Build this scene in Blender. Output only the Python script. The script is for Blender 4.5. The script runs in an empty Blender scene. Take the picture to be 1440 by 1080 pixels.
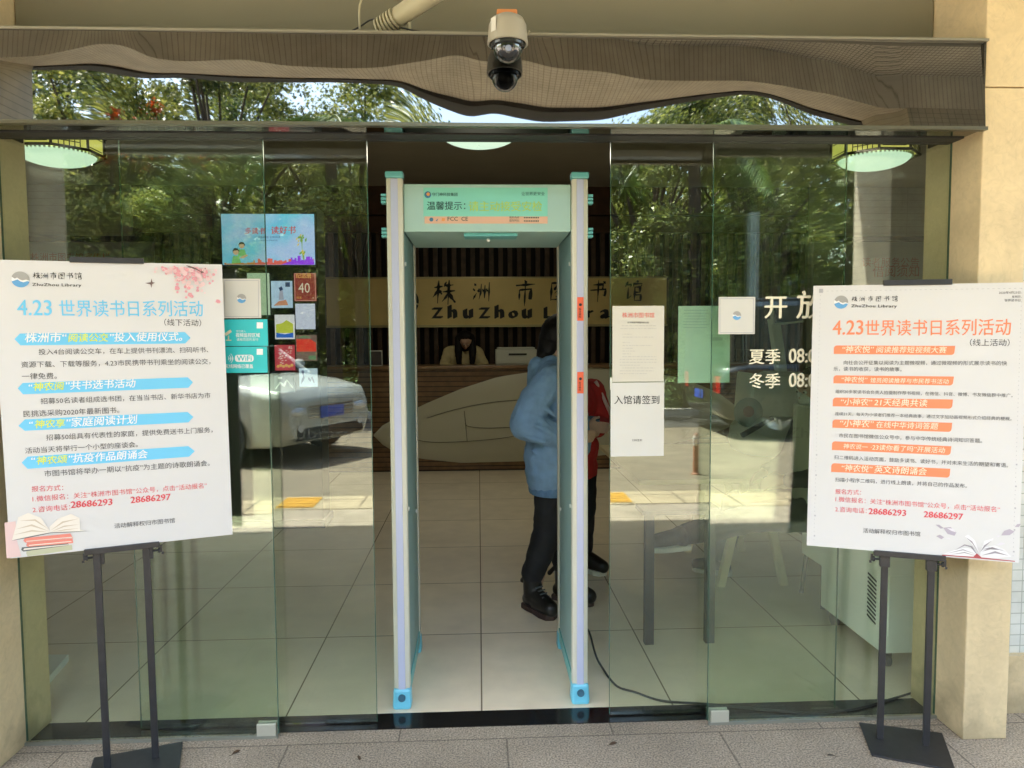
import bpy, bmesh, math, random
import numpy as np
from mathutils import Vector, Matrix
random.seed(7); rng = np.random.default_rng(11)
scn = bpy.context.scene; COL = scn.collection
R = math.radians; PI = math.pi

# ---------------------------------------------------------------- camera
FPX = 1030.0; EYE = 1.54
def _rz(a): c, s = math.cos(a), math.sin(a); return np.array([[c,-s,0],[s,c,0],[0,0,1.]])
def _rx(a): c, s = math.cos(a), math.sin(a); return np.array([[1.,0,0],[0,c,-s],[0,s,c]])
CM = _rz(R(-2.6)) @ _rx(PI/2 + R(-3.6)) @ _rz(R(-0.35))
cam_d = bpy.data.cameras.new('camera'); cam = bpy.data.objects.new('camera', cam_d); COL.objects.link(cam)
cam_d.sensor_fit = 'HORIZONTAL'; cam_d.sensor_width = 36; cam_d.lens = FPX/1440*36
cam_d.clip_start = 0.05; cam_d.clip_end = 600
cam.matrix_world = Matrix([[*CM[0], 0], [*CM[1], 0], [*CM[2], EYE], [0, 0, 0, 1]])
scn.camera = cam

# ---------------------------------------------------------------- sky, sun, exposure
SUN_EL, SUN_AZ = 63.0, 63.0         # azimuth: from -Y (behind the viewer) towards -X
sd = Vector((-math.sin(R(SUN_AZ))*math.cos(R(SUN_EL)), -math.cos(R(SUN_AZ))*math.cos(R(SUN_EL)), math.sin(R(SUN_EL))))
w = bpy.data.worlds.new('World'); scn.world = w; w.use_nodes = True
nt = w.node_tree; bg = nt.nodes['Background']
sky = nt.nodes.new('ShaderNodeTexSky'); sky.sky_type = 'NISHITA'; sky.sun_disc = False
sky.sun_elevation = R(SUN_EL); sky.sun_rotation = math.atan2(sd.x, sd.y); sky.air_density = 1.3; sky.dust_density = 2.5
nt.links.new(sky.outputs[0], bg.inputs[0]); bg.inputs[1].default_value = 0.15
sl = bpy.data.lights.new('sun', 'SUN'); sl.energy = 4.2; sl.angle = R(0.5); sl.color = (1, .965, .91)
so = bpy.data.objects.new('sun', sl); COL.objects.link(so); so.rotation_euler = (-sd).to_track_quat('-Z', 'Y').to_euler()
scn.view_settings.view_transform = 'Standard'; scn.view_settings.look = 'None'
scn.view_settings.exposure = 3.42; scn.view_settings.gamma = 1
scn.render.engine = 'CYCLES'
scn.cycles.use_denoising = True; scn.cycles.denoising_prefilter = 'ACCURATE'; scn.cycles.max_bounces = 12; scn.cycles.diffuse_bounces = 5
scn.cycles.glossy_bounces = 6; scn.cycles.transparent_max_bounces = 24; scn.cycles.sample_clamp_indirect = 8
scn.cycles.caustics_reflective = False; scn.cycles.caustics_refractive = False

# ---------------------------------------------------------------- pixel -> point helpers
E0 = np.array([0, 0, EYE])
def ray(px, py): return CM @ np.array([(px-720)/FPX, -(py-540)/FPX, -1.])
def G(px, py, z=0.0): r = ray(px, py); return E0 + r*((z-EYE)/r[2])
def Y(px, py, y): r = ray(px, py); return E0 + r*(y/r[1])
def proj(p):
    q = CM.T @ (np.array(p, float)-E0); return 720+FPX*q[0]/-q[2], 540-FPX*q[1]/-q[2]

# ---------------------------------------------------------------- materials
MATS = {}
def mat(name, col, rough=.6, metal=0., nz=None, bump=0., emit=None, spec=None, coat=0.):
    if name in MATS: return MATS[name]
    m = bpy.data.materials.new(name); m.use_nodes = True; t = m.node_tree; b = t.nodes['Principled BSDF']
    b.inputs['Base Color'].default_value = (*col, 1); b.inputs['Roughness'].default_value = rough; b.inputs['Metallic'].default_value = metal
    if coat: b.inputs['Coat Weight'].default_value = coat
    if spec is not None: b.inputs['Specular IOR Level'].default_value = spec
    if nz:
        sc, am = nz
        tc = t.nodes.new('ShaderNodeTexCoord'); n = t.nodes.new('ShaderNodeTexNoise'); n.inputs['Scale'].default_value = sc; n.inputs['Detail'].default_value = 6
        t.links.new(tc.outputs['Object'], n.inputs['Vector'])
        cr = t.nodes.new('ShaderNodeValToRGB'); t.links.new(n.outputs['Fac'], cr.inputs['Fac'])
        cr.color_ramp.elements[0].position = .3; cr.color_ramp.elements[1].position = .7
        cr.color_ramp.elements[0].color = (*[max(0, c*(1-am)) for c in col], 1); cr.color_ramp.elements[1].color = (*[min(1, c*(1+am)) for c in col], 1)
        t.links.new(cr.outputs[0], b.inputs['Base Color'])
        if bump:
            bp = t.nodes.new('ShaderNodeBump'); bp.inputs['Strength'].default_value = bump; bp.inputs['Distance'].default_value = .01
            t.links.new(n.outputs['Fac'], bp.inputs['Height']); t.links.new(bp.outputs[0], b.inputs['Normal'])
    if emit: b.inputs['Emission Color'].default_value = (*emit[:3], 1); b.inputs['Emission Strength'].default_value = emit[3]
    MATS[name] = m; return m

def tiled(name, c1, c2, grout, bw, bh, mortar, rough=.4, offset=0., axes='XY', loc=(0, 0, 0), speck=None, bump=.15, tone=(.72, 1.22)):
    """brick-texture tiles; axes picks which object axes carry the pattern; speck=(scale, dark, light) adds granite grain"""
    m = bpy.data.materials.new(name); m.use_nodes = True; t = m.node_tree; b = t.nodes['Principled BSDF']; L = t.links
    tc = t.nodes.new('ShaderNodeTexCoord'); sx = t.nodes.new('ShaderNodeSeparateXYZ'); L.new(tc.outputs['Object'], sx.inputs[0])
    cb = t.nodes.new('ShaderNodeCombineXYZ')
    for i, a in enumerate(axes): L.new(sx.outputs[a], cb.inputs[i])
    mp = t.nodes.new('ShaderNodeMapping'); mp.inputs['Location'].default_value = loc; L.new(cb.outputs[0], mp.inputs[0])
    br = t.nodes.new('ShaderNodeTexBrick'); br.offset = offset; br.squash = 1
    br.inputs['Scale'].default_value = 1; br.inputs['Brick Width'].default_value = bw; br.inputs['Row Height'].default_value = bh
    br.inputs['Mortar Size'].default_value = mortar; br.inputs['Mortar Smooth'].default_value = .1; br.inputs['Bias'].default_value = 0
    br.inputs['Color1'].default_value = (*c1, 1); br.inputs['Color2'].default_value = (*c2, 1); br.inputs['Mortar'].default_value = (*grout, 1)
    L.new(mp.outputs[0], br.inputs['Vector'])
    n = t.nodes.new('ShaderNodeTexNoise'); n.inputs['Scale'].default_value = 2.3; n.inputs['Detail'].default_value = 8; n.inputs['Roughness'].default_value = .65
    L.new(tc.outputs['Object'], n.inputs['Vector'])
    mr = t.nodes.new('ShaderNodeMapRange'); mr.inputs[1].default_value = .25; mr.inputs[2].default_value = .75; mr.inputs[3].default_value = tone[0]; mr.inputs[4].default_value = tone[1]; L.new(n.outputs['Fac'], mr.inputs[0])
    mul = t.nodes.new('ShaderNodeMix'); mul.data_type = 'RGBA'; mul.blend_type = 'MULTIPLY'; mul.inputs[0].default_value = 1
    L.new(br.outputs['Color'], mul.inputs[6]); L.new(mr.outputs[0], mul.inputs[7]); out = mul.outputs[2]
    if speck:
        v = t.nodes.new('ShaderNodeTexNoise'); v.inputs['Scale'].default_value = speck[0]; v.inputs['Detail'].default_value = 3; L.new(tc.outputs['Object'], v.inputs['Vector'])
        r2 = t.nodes.new('ShaderNodeMapRange'); r2.inputs[1].default_value = .33; r2.inputs[2].default_value = .67; r2.inputs[3].default_value = speck[1]; r2.inputs[4].default_value = speck[2]
        L.new(v.outputs['Fac'], r2.inputs[0]); m2 = t.nodes.new('ShaderNodeMix'); m2.data_type = 'RGBA'; m2.blend_type = 'MULTIPLY'; m2.inputs[0].default_value = 1
        L.new(out, m2.inputs[6]); L.new(r2.outputs[0], m2.inputs[7]); out = m2.outputs[2]
    L.new(out, b.inputs['Base Color'])
    rr = t.nodes.new('ShaderNodeMapRange'); rr.inputs[3].default_value = rough*.75; rr.inputs[4].default_value = min(1, rough*1.3); L.new(n.outputs['Fac'], rr.inputs[0]); L.new(rr.outputs[0], b.inputs['Roughness'])
    if bump:
        bp = t.nodes.new('ShaderNodeBump'); bp.inputs['Strength'].default_value = bump; bp.inputs['Distance'].default_value = .004; bp.invert = True
        L.new(br.outputs['Fac'], bp.inputs['Height']); L.new(bp.outputs[0], b.inputs['Normal'])
    MATS[name] = m; return m

def glass_mat(name, tint, r0):
    m = bpy.data.materials.new(name); m.use_nodes = True; t = m.node_tree; L = t.links
    for n in list(t.nodes):
        if n.type != 'OUTPUT_MATERIAL': t.nodes.remove(n)
    o = t.nodes['Material Output']; tr = t.nodes.new('ShaderNodeBsdfTransparent'); tr.inputs[0].default_value = (*tint, 1)
    gl = t.nodes.new('ShaderNodeBsdfGlossy'); gl.inputs['Roughness'].default_value = .0; gl.inputs[0].default_value = (.96, 1, .95, 1)
    lw = t.nodes.new('ShaderNodeLayerWeight'); lw.inputs[0].default_value = .5
    pw = t.nodes.new('ShaderNodeMath'); pw.operation = 'POWER'; pw.inputs[1].default_value = 5; L.new(lw.outputs['Facing'], pw.inputs[0])
    ml = t.nodes.new('ShaderNodeMath'); ml.operation = 'MULTIPLY_ADD'; ml.inputs[1].default_value = 1-r0; ml.inputs[2].default_value = r0; L.new(pw.outputs[0], ml.inputs[0])
    # faint smears of dust make the reflection uneven like cleaned shop glass
    mx = t.nodes.new('ShaderNodeMixShader'); L.new(ml.outputs[0], mx.inputs[0]); L.new(tr.outputs[0], mx.inputs[1]); L.new(gl.outputs[0], mx.inputs[2])
    df = t.nodes.new('ShaderNodeBsdfDiffuse'); df.inputs[0].default_value = (.6, .62, .55, 1)
    tc = t.nodes.new('ShaderNodeTexCoord'); nz = t.nodes.new('ShaderNodeTexNoise'); nz.inputs['Scale'].default_value = 3.; nz.inputs['Detail'].default_value = 7
    mp = t.nodes.new('ShaderNodeMapping'); mp.inputs['Scale'].default_value = (1, 1, .35); L.new(tc.outputs['Object'], mp.inputs[0]); L.new(mp.outputs[0], nz.inputs['Vector'])
    mr = t.nodes.new('ShaderNodeMapRange'); mr.inputs[1].default_value = .45; mr.inputs[2].default_value = .8; mr.inputs[3].default_value = .0; mr.inputs[4].default_value = .015; L.new(nz.outputs['Fac'], mr.inputs[0])
    m2 = t.nodes.new('ShaderNodeMixShader'); L.new(mr.outputs[0], m2.inputs[0]); L.new(mx.outputs[0], m2.inputs[1]); L.new(df.outputs[0], m2.inputs[2])
    L.new(m2.outputs[0], o.inputs['Surface']); MATS[name] = m; return m

def leaf_mat(name, a, b, rough=.38, trans=.35):
    m = bpy.data.materials.new(name); m.use_nodes = True; t = m.node_tree; L = t.links; p = t.nodes['Principled BSDF']; o = t.nodes['Material Output']
    tc = t.nodes.new('ShaderNodeTexCoord'); n = t.nodes.new('ShaderNodeTexNoise'); n.inputs['Scale'].default_value = 1.6; n.inputs['Detail'].default_value = 5; L.new(tc.outputs['Object'], n.inputs['Vector'])
    g = t.nodes.new('ShaderNodeNewGeometry'); ad = t.nodes.new('ShaderNodeMath'); ad.operation = 'MULTIPLY_ADD'; ad.inputs[1].default_value = .45; L.new(g.outputs['Random Per Island'], ad.inputs[0]); L.new(n.outputs['Fac'], ad.inputs[2])
    cr = t.nodes.new('ShaderNodeValToRGB'); cr.color_ramp.elements[0].position = .5; cr.color_ramp.elements[1].position = 1.0
    cr.color_ramp.elements[0].color = (*a, 1); cr.color_ramp.elements[1].color = (*b, 1); L.new(ad.outputs[0], cr.inputs[0])
    L.new(cr.outputs[0], p.inputs['Base Color']); p.inputs['Roughness'].default_value = rough
    ts = t.nodes.new('ShaderNodeBsdfTranslucent'); L.new(cr.outputs[0], ts.inputs[0])
    mx = t.nodes.new('ShaderNodeMixShader'); mx.inputs[0].default_value = trans; L.new(p.outputs[0], mx.inputs[1]); L.new(ts.outputs[0], mx.inputs[2]); L.new(mx.outputs[0], o.inputs['Surface'])
    MATS[name] = m; return m

def stone_mat(name, col):
    m = mat(name, col, .42); t = m.node_tree; L = t.links; b = t.nodes['Principled BSDF']; tc = t.nodes.new('ShaderNodeTexCoord')
    def noise(sc, det, dis, lo, hi, a, c):
        n = t.nodes.new('ShaderNodeTexNoise'); n.inputs['Scale'].default_value = sc; n.inputs['Detail'].default_value = det; n.inputs['Distortion'].default_value = dis; L.new(tc.outputs['Object'], n.inputs['Vector'])
        r = t.nodes.new('ShaderNodeMapRange'); r.inputs[1].default_value = lo; r.inputs[2].default_value = hi; r.inputs[3].default_value = a; r.inputs[4].default_value = c; L.new(n.outputs['Fac'], r.inputs[0]); return r.outputs[0], n
    cloud, _ = noise(2.2, 5, .6, .3, .7, .82, 1.12); fine, nf = noise(30, 8, 1.2, .25, .75, .92, 1.06); vein, _ = noise(4.5, 9, 2.6, .485, .50, 1.0, .93); vein2, _ = noise(4.5, 9, 2.6, .50, .515, .93, 1.0)
    out = None
    mx = t.nodes.new('ShaderNodeMath'); mx.operation = 'MAXIMUM'; L.new(vein, mx.inputs[0]); L.new(vein2, mx.inputs[1])
    sx = t.nodes.new('ShaderNodeSeparateXYZ'); L.new(tc.outputs['Object'], sx.inputs[0]); n2, nn = noise(7, 6, .4, .3, .7, -.12, .12); ad = t.nodes.new('ShaderNodeMath'); ad.operation = 'ADD'; L.new(sx.outputs[2], ad.inputs[0]); L.new(n2, ad.inputs[1])
    dirt = t.nodes.new('ShaderNodeMapRange'); dirt.inputs[1].default_value = 0; dirt.inputs[2].default_value = .16; dirt.inputs[3].default_value = .62; dirt.inputs[4].default_value = 1; L.new(ad.outputs[0], dirt.inputs[0])   # splash dirt just above the paving
    for f in (cloud, fine, mx.outputs[0], dirt.outputs[0]):
        q = t.nodes.new('ShaderNodeMix'); q.data_type = 'RGBA'; q.blend_type = 'MULTIPLY'; q.inputs[0].default_value = 1
        if out is None: q.inputs[6].default_value = (*col, 1)
        else: L.new(out, q.inputs[6])
        L.new(f, q.inputs[7]); out = q.outputs[2]
    L.new(out, b.inputs['Base Color']); bp = t.nodes.new('ShaderNodeBump'); bp.inputs['Strength'].default_value = .12; bp.inputs['Distance'].default_value = .004; L.new(nf.outputs['Fac'], bp.inputs['Height']); L.new(bp.outputs[0], b.inputs['Normal']); return m

# ---------------------------------------------------------------- mesh builder
class MB:
    def __init__(s): s.v = []; s.f = []; s.mi = []; s.cur = 0
    def add(s, vs, fs):
        k = len(s.v); s.v += [tuple(map(float, p)) for p in vs]; s.f += [tuple(i+k for i in f) for f in fs]; s.mi += [s.cur]*len(fs); return s
    def box(s, x0, x1, y0, y1, z0, z1):
        return s.add([(x0,y0,z0),(x1,y0,z0),(x1,y1,z0),(x0,y1,z0),(x0,y0,z1),(x1,y0,z1),(x1,y1,z1),(x0,y1,z1)], [(0,3,2,1),(4,5,6,7),(0,1,5,4),(1,2,6,5),(2,3,7,6),(3,0,4,7)])
    def obox(s, c, u, v, n, a, b, d):
        c, u, v, n = map(np.array, (c, u, v, n)); P = [c+u*i*a+v*j*b+n*k*d for k in (-1, 1) for j, i in ((-1,-1),(-1,1),(1,1),(1,-1))]
        return s.add(P, [(0,3,2,1),(4,5,6,7),(0,1,5,4),(1,2,6,5),(2,3,7,6),(3,0,4,7)])
    def cyl(s, p0, p1, r0, r1=None, n=16, cap=True):
        r1 = r0 if r1 is None else r1; p0, p1 = Vector(p0), Vector(p1); d = (p1-p0).normalized(); a = d.orthogonal().normalized(); b = d.cross(a)
        vs = [p+(a*math.cos(2*PI*i/n)+b*math.sin(2*PI*i/n))*r for p, r in ((p0, r0), (p1, r1)) for i in range(n)]
        fs = [(i, (i+1) % n, n+(i+1) % n, n+i) for i in range(n)]
        if cap: fs += [tuple(range(n))[::-1], tuple(range(n, 2*n))]
        return s.add(vs, fs)
    def sph(s, c, r, n=16, m=10, z0=-1., z1=1.):
        r = (r, r, r) if isinstance(r, (int, float)) else r; vs = []; fs = []
        a0, a1 = math.asin(z0), math.asin(z1)
        for j in range(m+1):
            t = a0+(a1-a0)*j/m
            for i in range(n): q = 2*PI*i/n; vs.append((c[0]+r[0]*math.cos(t)*math.cos(q), c[1]+r[1]*math.cos(t)*math.sin(q), c[2]+r[2]*math.sin(t)))
        for j in range(m):
            for i in range(n): fs.append((j*n+i, j*n+(i+1) % n, (j+1)*n+(i+1) % n, (j+1)*n+i))
        fs += [tuple(range(n))[::-1], tuple(range(m*n, (m+1)*n))]
        return s.add(vs, fs)
    def lathe(s, c, prof, n=32, axis='Z'):
        vs = []; fs = []
        for r, h in prof:
            for i in range(n):
                q = 2*PI*i/n; p = (r*math.cos(q), r*math.sin(q), h)
                if axis == 'Y': p = (p[0], p[2], p[1])
                if axis == 'X': p = (p[2], p[0], p[1])
                vs.append((c[0]+p[0], c[1]+p[1], c[2]+p[2]))
        for j in range(len(prof)-1):
            for i in range(n): fs.append((j*n+i, j*n+(i+1) % n, (j+1)*n+(i+1) % n, (j+1)*n+i))
        return s.add(vs, fs)
    def tube(s, pts, r, n=8):
        pts = [Vector(p) for p in pts]; rs = r if isinstance(r, (list, tuple)) else [r]*len(pts); vs = []; fs = []; a = None
        for k, p in enumerate(pts):
            d = (pts[min(k+1, len(pts)-1)]-pts[max(k-1, 0)]).normalized()
            a = d.orthogonal().normalized() if a is None else (a-d*a.dot(d)).normalized()
            b = d.cross(a); vs += [p+(a*math.cos(2*PI*i/n)+b*math.sin(2*PI*i/n))*rs[k] for i in range(n)]
        for k in range(len(pts)-1): fs += [(k*n+i, k*n+(i+1) % n, (k+1)*n+(i+1) % n, (k+1)*n+i) for i in range(n)]
        fs += [tuple(range(n))[::-1], tuple(range((len(pts)-1)*n, len(pts)*n))]
        return s.add(vs, fs)
    def prism(s, poly, d0, d1, fn):
        """poly: 2-D outline; fn(a, b, d) -> 3-D"""
        n = len(poly); vs = [fn(a, b, d0) for a, b in poly]+[fn(a, b, d1) for a, b in poly]
        return s.add(vs, [tuple(range(n)), tuple(range(n, 2*n))[::-1]]+[(i, n+i, n+(i+1) % n, (i+1) % n) for i in range(n)])
    def cap(s, p0, r0, p1, r1): s.cyl(p0, p1, r0, r1, 14); s.sph(p0, r0, 14, 8); s.sph(p1, r1, 14, 8); return s
    def mesh(s, name, mats, smooth=False, fix=True):
        me = bpy.data.meshes.new(name); me.from_pydata(s.v, [], s.f)
        for m in (mats if isinstance(mats, (list, tuple)) else [mats]): me.materials.append(m)
        me.polygons.foreach_set('material_index', s.mi)
        if fix:
            b = bmesh.new(); b.from_mesh(me); bmesh.ops.recalc_face_normals(b, faces=b.faces); b.to_mesh(me); b.free()
        if smooth: me.polygons.foreach_set('use_smooth', [True]*len(me.polygons))
        me.update(); return me

def link(name, me, parent=None):
    o = bpy.data.objects.new(name, me); COL.objects.link(o)
    if parent is not None: o.parent = parent
    return o
def bevel(o, wd=.004, seg=2):
    b = o.modifiers.new('bevel', 'BEVEL'); b.width = wd; b.segments = seg; b.limit_method = 'ANGLE'; b.angle_limit = R(35); return o
def smooth_by_angle(o, a=35):
    me = o.data; me.polygons.foreach_set('use_smooth', [True]*len(me.polygons))
    b = bmesh.new(); b.from_mesh(me)
    for e in b.edges:
        if len(e.link_faces) == 2 and e.calc_face_angle(0) > R(a): e.smooth = False
    b.to_mesh(me); b.free(); return o
def tag(o, label, cat, group=None):
    o['label'] = label; o['category'] = cat
    if group: o['group'] = group
    return o
def struct(name, mb, m):
    o = link(name, mb.mesh(name, m)); o['kind'] = 'structure'; return o
class Thing:
    """an Empty at the base of a thing; parts are given in world coordinates"""
    def __init__(s, name, label, cat, loc=(0, 0, 0), group=None):
        s.o = bpy.data.objects.new(name, None); COL.objects.link(s.o); s.o.location = loc; s.L = np.array(loc, float); tag(s.o, label, cat, group)
        s.o.empty_display_size = .1
    def part(s, name, mb, m, smooth=False, bev=0, parent=None, angle=None, fix=True):
        mb.v = [tuple(np.array(p)-s.L) for p in mb.v]
        o = link(name, mb.mesh(name, m, smooth, fix), parent if parent is not None else s.o)
        if bev: bevel(o, bev)
        if angle: smooth_by_angle(o, angle)
        return o
def single(name, mb, m, label, cat, group=None, bev=0, smooth=False, angle=None, fix=True):
    c = np.array(mb.v); base = np.array([c[:, 0].mean(), c[:, 1].mean(), c[:, 2].min()]); mb.v = [tuple(p-base) for p in c]
    o = link(name, mb.mesh(name, m, smooth, fix)); o.location = base
    if bev: bevel(o, bev)
    if angle: smooth_by_angle(o, angle)
    return tag(o, label, cat, group)
def dup(root, loc, rz=0., scale=None, label=None):
    def cp(o, par):
        c = o.copy(); COL.objects.link(c); c.parent = par
        for ch in o.children: cp(ch, c)
        return c
    r = cp(root, None); r.location = loc; r.rotation_euler = (0, 0, rz)
    if scale: r.scale = scale if isinstance(scale, (tuple, list)) else (scale,)*3
    if label: r['label'] = label
    return r

# ---------------------------------------------------------------- writing
_tc = {}
def text2d(s, bold=0., res=2, space=1.):
    k = (s, bold, res, space)
    if k not in _tc:
        c = bpy.data.curves.new('t', 'FONT'); c.body = s; c.size = 1; c.resolution_u = res; c.offset = bold; c.space_character = space
        o = bpy.data.objects.new('t', c); me = o.to_mesh()
        v = np.array([p.co[:2] for p in me.vertices]) if len(me.vertices) else np.zeros((0, 2)); f = [tuple(p.vertices) for p in me.polygons]
        o.to_mesh_clear(); bpy.data.objects.remove(o); bpy.data.curves.remove(c); _tc[k] = (v, f)
    return _tc[k]
class Frame:
    """a flat board: origin, unit axes right/up, outward normal; writing lies `lift` in front of it"""
    def __init__(s, o, u, v, n): s.o, s.u, s.v, s.n = [np.array(a, float) for a in (o, u, v, n)]
    def px(s, x, y):
        r = ray(x, y); t = ((s.o-E0) @ s.n)/(r @ s.n); p = E0+r*t-s.o; return np.array([p @ s.u, p @ s.v])
    def at(s, a, b, lift=.0012): return s.o+s.u*a+s.v*b+s.n*lift
    def text(s, mb, body, p0, p1, bold=0., sy=1., res=2, lift=.0014, shear=0., space=1., uv=False):
        a, b = (np.array(p0), np.array(p1)) if uv else (s.px(*p0), s.px(*p1))
        v, f = text2d(body, 0., res, space)
        if len(v) == 0: return
        x0, x1 = v[:, 0].min(), v[:, 0].max(); k = np.linalg.norm(b-a)/(x1-x0); d = (b-a)/np.linalg.norm(b-a); e = np.array([-d[1], d[0]])
        for j, dx in enumerate((0, bold, -bold) if bold > .002 else (0,)):     # thicker strokes: copies a hair apart
            P = [s.at(*(a+d*(x-x0+shear*y+dx)*k+e*(y+dx*.5)*k*sy), lift+.00012*j) for x, y in v]; mb.add(P, f)
    def poly(s, mb, pts, lift=.001, uv=False):
        q = [s.at(*(p if uv else s.px(*p)), lift) for p in pts]; mb.add(q, [tuple(range(len(q)))])
    def rect(s, mb, x0, y0, x1, y1, lift=.001): s.poly(mb, [(x0, y1), (x1, y1), (x1, y0), (x0, y0)], lift)
    def disc(s, mb, c, r, lift=.001, n=24, a0=0, a1=2*PI, squash=1.):
        c = s.px(*c) if not isinstance(c, np.ndarray) else c
        mb.add([s.at(c[0]+r*math.cos(a0+(a1-a0)*i/n), c[1]+r*squash*math.sin(a0+(a1-a0)*i/n), lift) for i in range(n+1)], [tuple(range(n+1))])
    def stroke(s, mb, pts, w0, w1, lift=.0014):
        """tapered brush stroke through uv points"""
        P = [np.array(p, float) for p in pts]; Q = []
        for i in range(len(P)-1): Q += [P[i]+(P[i+1]-P[i])*t for t in (np.arange(4)/4)]
        Q.append(P[-1]); n = len(Q); Lf = []; Rt = []
        for i, p in enumerate(Q):
            d = Q[min(i+1, n-1)]-Q[max(i-1, 0)]; d = d/(np.linalg.norm(d)+1e-9); e = np.array([-d[1], d[0]]); t = i/(n-1)
            wv = (w0+(w1-w0)*t)*(.75+.35*math.sin(t*9+w0*900))*(1.0 if 0 < i < n-1 else .45)
            Lf.append(p+e*wv/2); Rt.append(p-e*wv/2)
        V = [s.at(*p, lift) for p in Lf+Rt]; mb.add(V, [(i, n+i, n+i+1, i+1) for i in range(n-1)])
BR = {
'株': [[(.05,.68),(.42,.73)],[(.24,.97),(.22,.03)],[(.23,.66),(.12,.42),(.0,.28)],[(.26,.58),(.4,.4)],[(.58,.92),(.48,.7)],[(.52,.75),(.9,.79)],[(.43,.5),(.98,.55)],[(.7,.99),(.69,-.02)],[(.68,.5),(.58,.28),(.42,.1)],[(.71,.5),(.84,.26),(1.02,.06)]],
'洲': [[(.05,.88),(.15,.76)],[(.0,.62),(.1,.5)],[(.02,.08),(.09,.22),(.2,.4)],[(.34,.62),(.28,.44)],[(.44,.86),(.42,.4),(.34,.08)],[(.52,.6),(.57,.46)],[(.64,.8),(.64,.14)],[(.73,.62),(.79,.46)],[(.87,.94),(.88,-.02)]],
'市': [[(.46,1.02),(.55,.88)],[(.06,.79),(.95,.85)],[(.24,.6),(.24,.18)],[(.24,.6),(.77,.64),(.75,.22),(.66,.27)],[(.5,.8),(.5,-.1)]],
'图': [[(.14,.92),(.13,.02)],[(.14,.9),(.86,.93),(.86,.02)],[(.13,.08),(.86,.09)],[(.46,.8),(.28,.54)],[(.42,.7),(.66,.71),(.32,.38)],[(.44,.62),(.74,.42)],[(.46,.36),(.58,.3)],[(.4,.24),(.58,.16)]],
'书': [[(.2,.78),(.74,.81),(.71,.56)],[(.06,.52),(.88,.57),(.85,.24),(.74,.3)],[(.48,1.02),(.48,-.05)],[(.74,.96),(.86,.84)]],
'馆': [[(.2,.96),(.06,.7)],[(.14,.78),(.4,.8),(.33,.68)],[(.22,.66),(.22,.1),(.4,.26)],[(.68,1.02),(.73,.9)],[(.5,.7),(.5,.84),(.96,.85),(.9,.7)],[(.58,.7),(.58,.0)],[(.58,.68),(.86,.68),(.86,.43),(.58,.42)],[(.58,.3),(.92,.3),(.92,.03),(.58,.03)]]}
def brush(fr, mb, s, p0, p1, h, wd=.1, lift=.0014, uv=False, cw=None, gap=None):
    """brush-written characters between two baseline points; h = height in metres"""
    a, b = (np.array(p0), np.array(p1)) if uv else (fr.px(*p0), fr.px(*p1)); n = len(s); tot = np.linalg.norm(b-a); d = (b-a)/tot; e = np.array([-d[1], d[0]])
    cw = cw or h*.95; stp = (tot-cw)/max(1, n-1)
    for i, ch in enumerate(s):
        for k, st in enumerate(BR[ch]):
            fr.stroke(mb, [a+d*(i*stp+x*cw+.06*y*cw)+e*y*h for x, y in st], wd*h*(1.25 if k % 2 else .9), wd*h*(.55 if k % 3 else 1.1), lift)
def logo(fr, mbs, c, r, lift=.0014):
    """round emblem: grey sky, white swan-shaped wave, blue water; mbs = (grey, white, blue)"""
    c = fr.px(*c) if not isinstance(c, np.ndarray) else c
    P = lambda pts: [tuple(c+r*np.array(p)) for p in pts]
    arc = lambda a0, a1, n=14: [(math.cos(R(a0+(a1-a0)*i/n)), math.sin(R(a0+(a1-a0)*i/n))) for i in range(n+1)]
    fr.disc(mbs[1], c, r*.97, lift)
    fr.poly(mbs[0], P(arc(-8, 160)+[(-.62,.1),(-.35,.24),(-.1,.02),(.2,-.12),(.6,-.02)]), lift+.0006, uv=True)
    fr.poly(mbs[2], P(arc(195, 345)+[(.7,-.2),(.3,-.36),(-.05,-.24),(-.3,.0),(-.6,-.12)]), lift+.0006, uv=True)

# ================================================================ SETTING
XL, XR = -1.74, 1.83                 # inner faces of the two entrance pillars
YF, YG, YS = 2.60, 2.79, 2.862       # lintel front, fixed glass front, sliding glass front
ZB, ZT = 2.28, 2.585                 # lintel underside / top
CEIL = 3.78
stone = stone_mat('pillar_stone', (.70, .56, .335))
granite = tiled('granite_slabs', (.35, .295, .225), (.32, .27, .205), (.17, .145, .11), .83, .42, .0035, .7, .5, 'XY', (.32, .21, 0), (150, .45, 1.5))
sunpave = tiled('plaza_pavers', (.19, .155, .105), (.175, .145, .10), (.12, .10, .07), .6, .3, .004, .85, .5, 'XY', (0, 0, 0), (60, .85, 1.12))
mosaic = tiled('porch_mosaic_tile', (.72, .665, .55), (.66, .61, .51), (.22, .19, .15), .036, .036, .0032, .5, 0, 'XY', (0, 0, 0), None, .3)
mosaic_v = tiled('column_mosaic_tile', (.56, .50, .38), (.52, .46, .35), (.30, .26, .2), .06, .06, .003, .5, 0, 'XZ', (0, 0, 0), None, .3)
floor_m = tiled('hall_floor_tile', (.87, .75, .56), (.84, .72, .54), (.22, .17, .115), .8, .8, .0034, .22, 0, 'XY', (0, -2.94, 0), (7, .96, 1.03), .05, (.93, 1.06))
white_tile = tiled('white_wall_tile', (.72, .73, .68), (.68, .70, .66), (.42, .45, .40), .045, .045, .002, .25, 0, 'XZ', (0, 0, 0), None, .3)

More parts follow.
